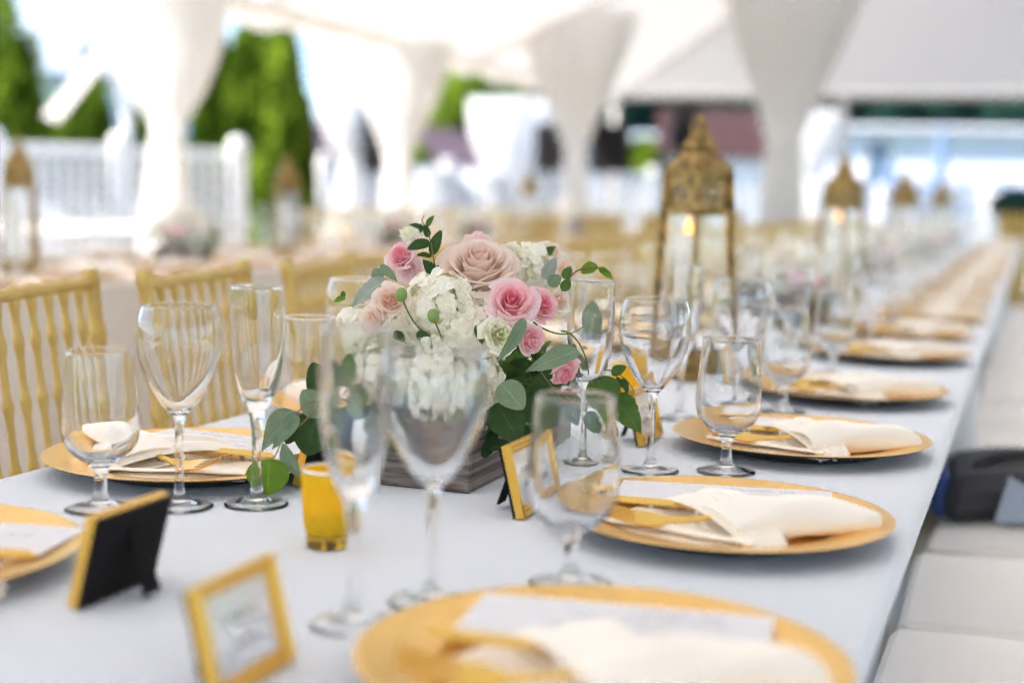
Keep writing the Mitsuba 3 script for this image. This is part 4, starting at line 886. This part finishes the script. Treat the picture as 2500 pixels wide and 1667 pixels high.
for i, (x, y, lab) in enumerate(((-.568, 2.49, 'nearest brass lantern with pierced panels and a lit white candle, right of the bouquet'), (-.575, 4.55, 'blurred brass lantern with a glowing flame, second along the bouquet table'),
                                 (-.575, 6.72, 'blurred brass lantern, third along the bouquet table'), (-.575, 9.3, 'small blurred brass lantern, farthest along the bouquet table'))):
    lantern(x, y, TZ + .001, 1.0 + .04 * i, lab, 'brass lanterns with candles', i < 2)

# ------------------------------------------------------------------ smaller bouquets farther off
def mini_parts():
    P = {}
    P['planter_box'] = ply(bx(-.053, .053, -.17, .17, .001, .066, .002), 'm_wood')
    r = np.random.default_rng(31); P['foliage'] = ply(cat(*[q for mm, ms in filler(80, ((-.09, .09), (-.18, .18), (.04, .14)), .038, 12).items() for q in [m for m, _ in ms]]), 'm_leaf_mid', True)
    hyd = []
    for q in range(40):
        cz = 1 - (q + .5) / 40 * 1.3; ph = q * 2.4; s = math.sqrt(max(0, 1 - cz * cz)); d = np.array([s * math.cos(ph), s * math.sin(ph), cz])
        m = floret(90 + q % 5, .017); m.apply_transform(np.array(tmat(frame_of(d, q), d * .062).matrix, float)); hyd.append(m)
    P['hydrangea'] = ply(cat(*hyd), 'm_white', True)
    for nm, mm, R, n, sd in (('rose', 'm_pink', .034, 12, 50), ('blush_rose', 'm_blush', .044, 16, 51), ('peach_rose', 'm_peach', .034, 12, 52)):
        P[nm] = ply(cat(*rose_petals(R, n, 1.0, sd)), mm, True)
    return P
MP = mini_parts()
def mini_bouquet(x, y, z, rz, lab, grp, seed):
    r = np.random.default_rng(seed); t = thing('flower_centerpiece', lab, 'centerpiece', grp); B_ = tr(x, y, z + .001, rz)
    part(t, 'planter_box', MP['planter_box'], B_); part(t, 'foliage', MP['foliage'], B_)
    sp = [('hydrangea', -.03, -.10, .13), ('hydrangea', .035, .02, .12), ('hydrangea', -.02, .13, .13), ('hydrangea', .0, -.02, .165), ('rose', .06, -.12, .135), ('blush_rose', .0, .05, .185), ('rose', -.06, .04, .14), ('peach_rose', .05, .14, .13), ('rose', .02, -.16, .12), ('blush_rose', -.04, -.05, .17)]
    for nm, a, b, c in sp:
        part(t, nm, MP[nm], mul(B_, mul(tr(a + r.uniform(-.015, .015), b + r.uniform(-.02, .02), c + r.uniform(-.01, .01), r.uniform(0, 6)), T().rotate([1, 0, 0], float(r.uniform(-35, 35))))))
for i, y in enumerate((3.52, 5.6, 7.75, 10.3)):
    mini_bouquet(-.575 + .02 * (-1) ** i, y, TZ, .1 * i, f'blurred bouquet of white and pink flowers behind the {"nearest" if i == 0 else ORD[i]} lantern on the bouquet table', 'blurred bouquets along the bouquet table', 60 + i)

# ------------------------------------------------------------------ gold chairs
def turned(p0, p1, r, knots, kr=1.45, sides=10, n=26):
    p0, p1 = np.array(p0, float), np.array(p1, float); t = np.linspace(0, 1, n); L = np.linalg.norm(p1 - p0)
    rad = np.full(n, r)
    for kn in knots: rad = rad + r * (kr - 1) * np.exp(-((t - kn) * L / .011) ** 2)
    return tube(p0 + t[:, None] * (p1 - p0), rad, sides)
def chair_pieces(det):
    """bamboo-turned chair: back in the plane y=0, seat towards +y"""
    s, n = (10, 40) if det else (6, 18)
    R = []
    lean = lambda z: -.00 - .055 * max(0, (z - .45) / .47)
    for sx in (-1, 1):
        x = sx * .188
        R.append(('post', turned((x, lean(.45), .45), (x, lean(.925), .925), (.0112), (.12, .3, .55, .8, .97), 1.3, s, n)))
        R.append(('leg', turned((x, 0, .45), (x * 1.02, -.03, 0), .0135, (.2, .5, .8), 1.3, s, n)))
        R.append(('leg', turned((sx * .195, .385, .44), (sx * .20, .395, 0), .0135, (.2, .5, .8), 1.3, s, n)))
        R.append(('stretcher', turned((x, -.01, .22), (sx * .198, .39, .22), .008, (.3, .6), 1.4, s, n)))
        R.append(('stretcher', turned((x, -.005, .33), (sx * .198, .388, .33), .008, (.3, .6), 1.4, s, n)))
    R.append(('top_rail', turned((-.198, lean(.905), .905), (.198, lean(.905), .905), .0092, (.12, .25, .38, .5, .62, .75, .88), 1.35, s, n)))
    R.append(('back_rail', turned((-.188, lean(.59), .59), (.188, lean(.59), .59), .0075, (.12, .25, .38, .5, .62, .75, .88), 1.35, s, n)))
    for k in range(7):
        x = -.141 + .047 * k
        R.append(('spindle', turned((x, lean(.59), .59), (x, lean(.905), .905), (.0051), (.05, .28, .55, .8, .96), 1.6, s, n)))
    R.append(('stretcher', turned((-.19, -.005, .27), (.19, -.005, .27), .008, (.3, .6), 1.4, s, n)))
    R.append(('stretcher', turned((-.198, .388, .28), (.198, .388, .28), .008, (.3, .6), 1.4, s, n)))
    R.append(('seat_frame', bx(-.205, .205, -.012, .405, .43, .452, .006)))
    cu = bx(-.198, .198, .004, .402, 0, .05, .012).subdivide().subdivide(); v = np.array(cu.vertices)
    q = np.clip(1 - (np.abs(v[:, 0]) / .2) ** 4, 0, 1) * np.clip(1 - (np.abs(v[:, 1] - .2) / .21) ** 4, 0, 1); v[:, 2] = .454 + v[:, 2] * (.75 + .45 * q)
    R.append(('cushion', M(v, cu.faces)))
    lp = np.array([(-.19, .012), (.19, .012), (.198, .02), (.198, .385), (.19, .394), (-.19, .394), (-.198, .385), (-.198, .02), (-.19, .012)])
    if det: R.append(('piping', tube(np.c_[lp, np.full(9, .486)], .0032, 6, False)))
    return R
CP = [(nm, ply(m, 'm_cushion' if nm in ('cushion', 'piping') else 'm_chair_gold', 40)) for nm, m in chair_pieces(True)]
cpf = chair_pieces(False)
CFAR = (ply(cat(*[m for nm, m in cpf if nm != 'cushion']), 'm_chair_gold', 40), ply([m for nm, m in cpf if nm == 'cushion'][0], 'm_cushion', 40))
def chair(x, y, rz, lab, grp, near):
    t = thing('gold_chair', lab, 'chair', grp); to = mul(tr(x, y, 0, rz), T().scale([1.07, 1, 1.02]))
    if near:
        for nm, d in CP: part(t, nm, d, to)
    else: part(t, 'frame', CFAR[0], to); part(t, 'cushion', CFAR[1], to)
# left side of the bouquet table: backs to the open patio; each stands a little askew
for i in range(24):
    y = 1.592 + (.408 if i < 5 else .432) * (i - 1) + rng.uniform(-.006, .006); yaw = -PI / 2 + .22 + rng.uniform(-.05, .05) if i < 4 else -PI / 2 + rng.uniform(-.12, .12)
    lab = f'gold bamboo-style chair, {ORD[i]} along the left side of the bouquet table'
    if i == 1: lab = 'gold bamboo-style chair behind the leftmost clear goblet, its top rail cut by the left edge'
    chair(-1.225 - .02 * (i > 3) + rng.uniform(-.01, .01), y, yaw, lab, 'gold chairs along the left side of the bouquet table', i < 5)
for i in range(16):
    y = 1.28 + .452 * i; lab = f'ivory-cushioned chair, {ORD[i]} along the right side of the bouquet table'
    chair(.255 + rng.uniform(-.008, .008), y, PI / 2 + rng.uniform(-.04, .04), lab, 'ivory-cushioned chairs along the right edge of the bouquet table', i < 5)
# dark bag left on a right-hand seat
bg = thing('duffel_bag', 'dark bag with a blue end and a pale triangular patch lying on a right-hand chair', 'bag')
def bag_body():
    m = bx(-.17, .26, -.17, .15, 0, .095, .03).subdivide().subdivide().subdivide(); v = np.array(m.vertices)
    v[:, 2] *= 1 - .25 * ((v[:, 0] - .02) / .18) ** 2; v += (meshkit.fbm(v * 14, 3)[:, None] - .5) * np.array([.03, .03, .02]); v[:, 2] = np.maximum(v[:, 2], .001); return M(v, m.faces)
tb = tr(.03, 2.72, .522, .08)
part(bg, 'body', ply(bag_body(), 'm_bag', 50), tb)
part(bg, 'blue_end', ply(bx(-.188, -.160, -.15, .12, .004, .082, .01), 'm_bag_blue', 30), tb)
part(bg, 'pale_patch', ply(extr(Polygon([(-.085, .012), (.065, .018), (-.065, .092)]), .006).apply_transform(trimesh.transformations.rotation_matrix(PI / 2, [1, 0, 0])).apply_translation([0, -.185, 0]), 'm_bag_pale', 20), tb)
an = np.linspace(0, PI, 20); part(bg, 'strap', ply(tube(np.stack([.02 + .13 * np.cos(an), -.02 * np.sin(an * 2) - .05, -.0 + .078 + .03 * np.sin(an)], 1), .009, 8), 'm_bag', True), tb)

# ------------------------------------------------------------------ the second long table on the left, half in the sun
T2 = -3.3
folding_table(T2 - .48, T2 + .48, (2.0, 13.6), 'second dining table hidden under the sunlit cloth on the left')
k = thing('tablecloth', 'sunlit white tablecloth of the second long table on the left', 'tablecloth')
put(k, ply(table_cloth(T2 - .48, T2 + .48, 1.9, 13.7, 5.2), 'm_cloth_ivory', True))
for i in range(25):
    y = 2.2 + .452 * i
    if y > 6.6 and i % 3 != 1: chair(T2 + .66, y + rng.uniform(-.02, .02), PI / 2 + rng.uniform(-.08, .08), f'blurred gold chair, {ORD[i]} along the near side of the sunlit second table', 'gold chairs along the near side of the second table', False)
    if y > 7.4: chair(T2 - .66, y + rng.uniform(-.02, .02), -PI / 2 + rng.uniform(-.08, .08), f'blurred gold chair, {ORD[i]} along the far side of the sunlit second table', 'gold chairs along the far side of the second table', False)
for i in range(20):
    y = 2.4 + .52 * i
    for side in (1, -1):
        sd = 'near' if side > 0 else 'far'
        t = thing('charger_plate', f'blurred gold charger at the {ORD[i]} {sd}-side place of the sunlit second table', 'plate', 'gold chargers on the second table'); put(t, CH_FAR, tr(T2 + side * .30, y, TZ + .0012))
        t = thing('napkin', f'blurred napkin at the {ORD[i]} {sd}-side place of the sunlit second table', 'napkin', 'napkins on the second table'); put(t, NAPFAR[side < 0], tr(T2 + side * .30, y, TZ + .0012))
        for kd, (dx, dy) in (('flute', (.11, .16)), ('wine', (.17, .23)), ('water', (.24, .28))):
            t = thing(KIND[kd], f'blurred {GNAME[kd]} at the {ORD[i]} {sd}-side place of the sunlit second table', 'glass', GG[kd].replace('bouquet', 'second'))
            to = tr(T2 + side * dx + rng.uniform(-.012, .012), y + side * dy + rng.uniform(-.02, .02), TZ + .0006)
            if i < 14:
                for nm, d in zip(('bowl', 'stem', 'rim'), THINRIM[kd]): part(t, nm, d, to)
            else: put(t, THIN[kd], to)
for i, y in enumerate((4.0, 5.85, 9.2)):
    lantern(T2 + .03, y, TZ + .001, .5 + i * .3, ('blurred brass lantern at the left edge of the photo', 'blurred brass lantern in front of the tall hedge', 'far blurred brass lantern on the second table')[i], 'lanterns on the second table', False)
for i, y in enumerate((5.05, 7.1, 8.3, 10.4)):
    mini_bouquet(T2, y, TZ, .1, f'blurred bouquet on the sunlit second table, {ORD[i]} from the left', 'blurred bouquets on the second table', 80 + i)

# ------------------------------------------------------------------ a third table out in full sun
T3 = -6.15
folding_table(T3 - .48, T3 + .48, (3.6, 8.9), 'third dining table hidden under the cloth in full sun beyond the tent edge')
k = thing('tablecloth', 'blazing white tablecloth of the third table, in full sun before the fence', 'tablecloth')
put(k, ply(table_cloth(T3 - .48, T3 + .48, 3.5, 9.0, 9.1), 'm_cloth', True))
for i in range(9):
    y = 3.9 + .56 * i
    for side in (1, -1):
        sd = 'near' if side > 0 else 'far'
        t = thing('napkin', f'blurred napkin at the {ORD[i]} {sd}-side place of the fully sunlit third table', 'napkin', 'napkins on the third table'); put(t, NAPFAR[side < 0], tr(T3 + side * .30, y, TZ + .0012))
        for kd, (dx, dy) in (('flute', (.11, .16)), ('wine', (.17, .23)), ('water', (.24, .28))):
            t = thing(KIND[kd], f'blurred {GNAME[kd]} at the {ORD[i]} {sd}-side place of the fully sunlit third table', 'glass', GG[kd].replace('bouquet', 'third'))
            to = tr(T3 + side * dx + rng.uniform(-.012, .012), y + side * dy + rng.uniform(-.02, .02), TZ + .0006)
            for nm, d in zip(('bowl', 'stem', 'rim'), THINRIM[kd]): part(t, nm, d, to)
mini_bouquet(T3, 6.6, TZ, .1, 'blurred bouquet on the third table in full sun', 'bouquet on the third table', 95)

# ------------------------------------------------------------------ picket fences
PICK = ply(bx(-.029, .029, -.012, .012, .10, 1.0), 'm_white_paint')
def fence(a, b, h, lab, npost, ball=True):
    a, b = np.array(a[:2], float), np.array(b[:2], float); d = b - a; L = np.linalg.norm(d); ang = math.atan2(d[1], d[0])
    t = thing('picket_fence', lab, 'fence')
    n = int(L / .095)
    for i in range(n):
        p = a + d * (i + .5) / n; part(t, 'picket', PICK, mul(tr(p[0], p[1], 0, ang), T().scale([1, 1, h * .93])))
    for z, hh in ((h - .075, .09), (.12, .09)):
        part(t, 'rail', ply(bx(0, L, -.028, .028, z, z + hh, .008), 'm_white_paint', 30), tr(a[0], a[1], 0, ang))
    pm = ply(cat(bx(-.065, .065, -.065, .065, 0, h + .03, .006), bx(-.08, .08, -.08, .08, h + .03, h + .055, .008), trimesh.creation.icosphere(2, .075).apply_scale([1, 1, .75]).apply_translation([0, 0, h + .075])), 'm_white_paint', 30)
    for i in range(npost):
        p = a + d * i / (npost - 1); part(t, 'post', pm, tr(p[0], p[1], 0, ang))
fa, fb = (-8.2972, 8.3433, 1.3361), (-6.2726, 10.3820, 1.4441)
fm = (np.array(fa) * .345 + np.array(fb) * .655)
fence(fa, fb, 1.33, 'white vinyl picket fence in front of the dark green conifers', 4)
fc, fd = (-8.2957, 15.7361, 1.3605), (-5.3746, 20.5539, 1.3596)
fence(fc, fd, 1.34, 'far white picket fence behind the bouquet', 4)
fe, ff = (-5.4994, 21.0385, 1.3141), (0.7646, 26.0069, 1.2907)
fence(fe, ff, 1.18, 'far white picket fence behind the lanterns on the right', 5)

# ------------------------------------------------------------------ trees
def leaf_cloud(P, Nn, size, r):
    n = len(P); a = np.cross(Nn, r.normal(size=(n, 3))); a /= np.linalg.norm(a, axis=1, keepdims=True) + 1e-9; b = np.cross(Nn, a); b /= np.linalg.norm(b, axis=1, keepdims=True) + 1e-9
    s = size * r.uniform(.6, 1.4, (n, 1))
    V = np.stack([P - a * s * .5, P + b * s * .45, P + a * s * .5, P - b * s * .45], 1).reshape(-1, 3)
    i = np.arange(n)[:, None] * 4; return M(V, np.vstack([np.hstack([i, i + 1, i + 2]), np.hstack([i, i + 2, i + 3])]))
def conifer(x, y, h, w, lab, seed, grp=None, power=.8, n=6500, mat_='m_conifer', size=.11):
    r = np.random.default_rng(seed); t = thing('conifer', lab, 'tree', grp)
    part(t, 'trunk', ply(tube([(0, 0, 0), (0.02, 0, h * .5), (0, 0, h * .9)], [.09, .06, .02], 8), 'm_bark', True), tr(x, y))
    z = r.uniform(.03, 1, n) ** .9; ph = r.uniform(0, 2 * PI, n)
    lump = .66 + .58 * meshkit.noise(np.stack([np.cos(ph) * 2.2 + seed, np.sin(ph) * 2.2, z * h * 2.6], 1)) ; rad = w * .5 * (np.clip(1 - z, 0, 1) ** power) * lump * np.minimum(1, z * 9 + .55)
    rr = rad * np.sqrt(r.uniform(.35, 1.05, n)); P = np.stack([rr * np.cos(ph), rr * np.sin(ph), z * h + .05], 1)
    Nn = np.stack([np.cos(ph), np.sin(ph), r.uniform(-.3, 1.0, n)], 1) + r.normal(0, .5, (n, 3))
    part(t, 'crown', ply(leaf_cloud(P, Nn, size, r), mat_), tr(x, y))
def broadleaf(x, y, h, w, lab, seed, mat_='m_broadleaf', n=6000, trunk=.35, grp=None, size=.22):
    r = np.random.default_rng(seed); t = thing('broadleaf_tree', lab, 'tree', grp)
    part(t, 'trunk', ply(tube([(0, 0, 0), (.05, .02, h * trunk), (.0, .05, h * .75)], [.03 * h, .022 * h, .008 * h], 8), 'm_bark', True), tr(x, y))
    c = r.normal(0, 1, (26, 3)); c /= np.linalg.norm(c, axis=1, keepdims=True); c *= r.uniform(.35, .8, (26, 1)); cr = r.uniform(.22, .42, 26)
    k = r.integers(0, 26, n); d = r.normal(0, 1, (n, 3)); d /= np.linalg.norm(d, axis=1, keepdims=True)
    Q = c[k] + d * (cr[k] * r.uniform(.5, 1.0, n) ** .5)[:, None]
    P = Q * np.array([w * .5, w * .5, h * (1 - trunk) * .52]) + np.array([0, 0, h * (trunk + (1 - trunk) * .5)])
    part(t, 'crown', ply(leaf_cloud(P, d + r.normal(0, .5, (n, 3)), size * w / 4, r), mat_), tr(x, y))
for px, h, w, lab, sd, pw, grp in (
    ((-9.1068, 11.1734, 1.5200), 2.33, .88, 'pointed conifer at the left edge behind the fence', 1, .62, 'pointed conifers behind the fence'),
    ((-8.6833, 11.6528, 1.5464), 2.28, .80, 'pointed conifer between the left edge and the leftmost drape', 2, .62, 'pointed conifers behind the fence'),
    ((-8.2907, 12.0131, 1.5670), 2.04, .74, 'pointed conifer mostly hidden behind the leftmost drape', 3, .62, 'pointed conifers behind the fence'),
    ((-7.7854, 12.4149, 1.5905), 2.46, .60, 'tall clipped conifer directly right of the leftmost drape', 4, .24, 'tall clipped conifers'),
    ((-7.1168, 12.0157, 1.5778), 2.50, .58, 'tall clipped conifer in the middle of the dark hedge', 5, .22, 'tall clipped conifers'),
    ((-6.6423, 11.7602, 1.5701), 2.46, .56, 'tall clipped conifer at the right end of the dark hedge', 6, .24, 'tall clipped conifers'),
    ((-6.5621, 12.0052, 1.5823), 1.85, .34, 'shorter clipped conifer at the foot of the hedge end', 7, .3, 'tall clipped conifers')):
    conifer(px[0], px[1], h, w, lab, sd, grp, pw)
q = (-13.3317, 15.6012, 2.2663); broadleaf(q[0], q[1], 3.75, 1.7, 'bright yellow-green tree in the upper left corner', 11, trunk=.15)
q = (-14.4894, 18.4142, 2.4793); broadleaf(q[0], q[1], 2.5, 1.2, 'low yellow-green shrub behind the pointed conifers', 12, trunk=.1)
q = (-13.3398, 31.7534, 3.0702); broadleaf(q[0], q[1], 4.6, 3.6, 'light green tree far behind the bouquet, over a dark roof', 13, trunk=.2)
q = (-9.9279, 22.1507, 1.8118); conifer(q[0], q[1], 1.75, .9, 'small dark green shrub behind the white drape', 15, None, .3)
q = (-6.3022, 23.4726, 1.7616); conifer(q[0], q[1], 1.95, 1.2, 'green shrub between the loudspeakers and the nearest lantern', 16, None, .4)
for i, px in enumerate((1250, 1400, 1545, 1690, 1850, 2010, 2170, 2330, 2500)):
    pass
for i, q in enumerate(((-14.7855, 46.3556, 4.2912), (-12.5848, 45.0091, 4.1992), (-11.7177, 48.5675, 4.4476), (-9.6204, 47.1829, 4.3529), (-8.2250, 50.9364, 4.6154), (-5.8504, 47.4952, 4.3777), (-4.3135, 50.2215, 4.5687), (-2.6273, 53.0028, 4.7637), (-0.7158, 50.4702, 4.5890), (1.0603, 52.2053, 4.7112))):
    broadleaf(q[0], q[1], 6.6 + .5 * math.sin(i * 2.1), 4.4, f'dark far tree, {ORD[i]} from the left in the row beyond the tent', 20 + i, 'm_far_tree', 3000, .12, 'dark trees beyond the tent', .34)

# ------------------------------------------------------------------ houses
def house(c, ang, L, W, hw, hr, wall, roofm, lab, wins=(), over=.35):
    """gable house centred at c; ridge along local x; windows (x, z, w, h) on the wall that faces the tables"""
    t = thing('house', lab, 'house'); to = tr(c[0], c[1], 0, ang)
    body = extr(Polygon([(-W / 2, 0), (W / 2, 0), (W / 2, hw), (0, hr), (-W / 2, hw)]), L); v = np.array(body.vertices); body = M(np.stack([v[:, 2] - L / 2, v[:, 0], v[:, 1]], 1), body.faces)
    part(t, 'wall', ply(body, wall), to)
    k = (hr - hw) / (W / 2)
    for s in (-1, 1):
        e = W / 2 + over
        pl = [(-L / 2 - over, 0, hr + .12), (L / 2 + over, 0, hr + .12), (L / 2 + over, s * e, hr + .12 - k * e), (-L / 2 - over, s * e, hr + .12 - k * e)]
        top = np.array(pl); bot = top - [0, 0, .1]; V = np.vstack([top, bot])
        F = [[0, 1, 2], [0, 2, 3], [4, 6, 5], [4, 7, 6], [0, 4, 5], [0, 5, 1], [1, 5, 6], [1, 6, 2], [2, 6, 7], [2, 7, 3], [3, 7, 4], [3, 4, 0]]
        m = M(V, F); m.fix_normals(); part(t, 'roof', ply(m, roofm), to)
    for (x, z, w, h) in wins:
        kk = numbered(t + '__window')
        part(kk, 'pane', ply(bx(x - w / 2, x + w / 2, -W / 2 - .02, -W / 2 + .01, z, z + h), 'm_window'), to)
        part(kk, 'frame', ply(cat(bx(x - w / 2 - .07, x - w / 2, -W / 2 - .05, -W / 2 + .02, z - .07, z + h + .07), bx(x + w / 2, x + w / 2 + .07, -W / 2 - .05, -W / 2 + .02, z - .07, z + h + .07), bx(x - w / 2, x + w / 2, -W / 2 - .05, -W / 2 + .02, z - .07, z), bx(x - w / 2, x + w / 2, -W / 2 - .05, -W / 2 + .02, z + h, z + h + .07)), 'm_white_paint'), to)
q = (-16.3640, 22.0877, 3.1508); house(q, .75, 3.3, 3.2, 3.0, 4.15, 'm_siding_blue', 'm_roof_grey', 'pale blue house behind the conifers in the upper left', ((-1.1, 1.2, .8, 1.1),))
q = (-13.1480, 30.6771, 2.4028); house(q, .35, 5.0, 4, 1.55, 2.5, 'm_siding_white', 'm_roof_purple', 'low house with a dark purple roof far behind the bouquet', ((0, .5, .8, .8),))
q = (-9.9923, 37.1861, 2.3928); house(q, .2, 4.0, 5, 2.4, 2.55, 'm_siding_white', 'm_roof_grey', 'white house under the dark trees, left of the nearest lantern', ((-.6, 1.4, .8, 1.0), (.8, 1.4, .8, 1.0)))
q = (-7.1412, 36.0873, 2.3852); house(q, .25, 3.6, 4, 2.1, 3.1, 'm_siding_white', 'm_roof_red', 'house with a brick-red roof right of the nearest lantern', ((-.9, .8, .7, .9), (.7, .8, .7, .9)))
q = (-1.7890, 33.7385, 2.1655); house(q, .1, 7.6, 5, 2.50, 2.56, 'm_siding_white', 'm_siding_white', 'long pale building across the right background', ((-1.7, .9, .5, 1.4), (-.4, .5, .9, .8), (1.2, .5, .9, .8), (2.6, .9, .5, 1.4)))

# a blue-grey railing and folded umbrellas in front of the pale building
ra, rb_ = np.array((-3.3028, 26.6984, 1.6349)), np.array((0.6854, 29.2305, 1.6420))
rl = thing('railing', 'blue-grey railing in front of the long pale building on the right', 'railing'); mat('m_rail_blue', (0.16, 0.25, 0.42), 0.5)
for zz in (1.35, .95, .55): part(rl, 'rail', ply(bar((ra[0], ra[1], zz), (rb_[0], rb_[1], zz + .02), .045), 'm_rail_blue', 40))
for q_ in np.linspace(0, 1, 7): part(rl, 'post', ply(bx(-.05, .05, -.05, .05, 0, 1.5, .01), 'm_rail_blue', 30), tr(*(ra + (rb_ - ra) * q_)[:2]))
um = [ply(lathe([(.02, 0), (.02, 1.0), (.10, 1.05), (.13, 1.3), (.09, 2.0), (.03, 2.35), (.02, 2.42), (0, 2.44)], 14), 'm_rail_blue', 40), ply(lathe([(0, 0), (.26, 0), (.26, .05), (.05, .08), (0, .08)], 20), 'm_alu', 40)]
for q_, hh_, lab in (((-1.4750, 23.0667, 1.4833), .93, 'folded blue patio umbrella in front of the pale building'), ((-2.3876, 24.8763, 1.4997), .72, 'shorter folded blue patio umbrella left of the taller one')):
    t = thing('patio_umbrella', lab, 'umbrella', 'folded blue umbrellas'); part(t, 'folded_canopy', um[0], mul(tr(q_[0], q_[1]), T().scale([1, 1, hh_]))); part(t, 'base', um[1], tr(q_[0], q_[1]))

# ------------------------------------------------------------------ loudspeakers and small things at the back
def speaker(p, z0, w, h, lab, ang=YAW):
    t = thing('loudspeaker', lab, 'loudspeaker', 'black loudspeakers at the back of the tent'); to = tr(p[0], p[1], 0, ang)
    part(t, 'cabinet', ply(bx(-w / 2, w / 2, -.02, .33, z0, z0 + h, .02), 'm_black', 30), to)
    part(t, 'grille', ply(bx(-w / 2 + .02, w / 2 - .02, -.035, -.021, z0 + .02, z0 + h - .02, .005), 'm_grille', 30), to)
    part(t, 'pole', ply(bar((0, .15, .02), (0, .15, z0), .022, 10), 'm_black', 40), to)
    for q in range(3):
        a = q * 2.094 + .5; part(t, 'leg', ply(bar((0, .15, .5), (.42 * math.cos(a), .15 + .42 * math.sin(a), .012), .012, 8), 'm_black', 40), to)
q = (-5.0163, 14.8155, 1.5410); speaker(q, q[2] - .26, .36, .52, 'black loudspeaker left of the third drape')
q = (-4.4195, 15.0347, 1.5473); speaker(q, q[2] - .26, .42, .52, 'black loudspeaker right of the third drape')
q = (-4.1467, 17.3161, 1.8972); speaker(q, q[2] - .29, .30, .58, 'tall black loudspeaker right behind the tip of the nearest lantern')
q = (-7.0641, 14.6027, 1.5547); speaker(q, q[2] - .30, .26, .62, 'narrow dark loudspeaker between two drapes left of the bouquet')
def cocktail(p, lab):
    t = thing('cocktail_table', lab, 'table', 'high tables in the sun'); n = 60; a = np.arange(n) * 2 * PI / n; zs = np.linspace(.02, 1.26, 14); P = np.zeros((n, 14, 3))
    for j, z in enumerate(zs):
        t_ = 1 - z / 1.26; rr = .36 + .06 * t_ + .045 * t_ * np.cos(9 * a)
        P[:, j] = np.stack([rr * np.cos(a), rr * np.sin(a), np.full(n, z)], 1)
    top = lathe([(.36, 1.26), (.345, 1.272), (0, 1.273)], n)
    part(t, 'cloth', ply(cat(grid(P, True), top), 'm_cloth', 40), tr(p[0], p[1]))
q = (-6.6501, 15.2307, 1.0334); cocktail(q, 'sunlit high table under a white cloth behind the left of the bouquet')
q = (-6.1778, 15.7266, 1.0483); cocktail(q, 'sunlit high table under a white cloth behind the right of the bouquet')
# diagonal tent strap on the left
q0, q1 = (-7.4355, 10.4910, 2.3832), (-7.4866, 9.5215, 1.5536)
k = thing('tent_strap', 'wide white diagonal strap running down from the tent eave in front of the conifers', 'strap')
d_ = np.array(q1) - np.array(q0); L_ = np.linalg.norm(d_); sd_ = unit(np.cross(d_, E_F)); P_ = np.array([[np.array(q0) + d_ * s_ + sd_ * w_ + E_F * .03 * math.sin(s_ * 5) for w_ in (-.07, -.02, .02, .07)] for s_ in np.linspace(0, 1, 20)])
put(k, ply(sheet(P_, .012), 'm_valance', 40))
q = (-0.2056, 14.3872, 1.1182)
bs = thing('potted_bush', 'dark green rounded bush at the right edge near the far end of the table', 'plant')
r_ = np.random.default_rng(3); d3 = r_.normal(0, 1, (2600, 3)); d3 /= np.linalg.norm(d3, axis=1, keepdims=True); d3[:, 2] = np.abs(d3[:, 2])
part(bs, 'foliage', ply(leaf_cloud(d3 * np.array([.26, .26, .22]) * r_.uniform(.7, 1, (2600, 1)), d3, .06, r_), 'm_far_tree'), tr(q[0], q[1], q[2] - .12))
part(bs, 'pot', ply(lathe([(0, 0), (.13, 0), (.18, q[2] - .12), (.16, q[2] - .12), (0, q[2] - .16)], 24), 'm_chair_gold', 40), tr(q[0], q[1]))
for k in list(labels):
    lab = labels[k].get('label', '')
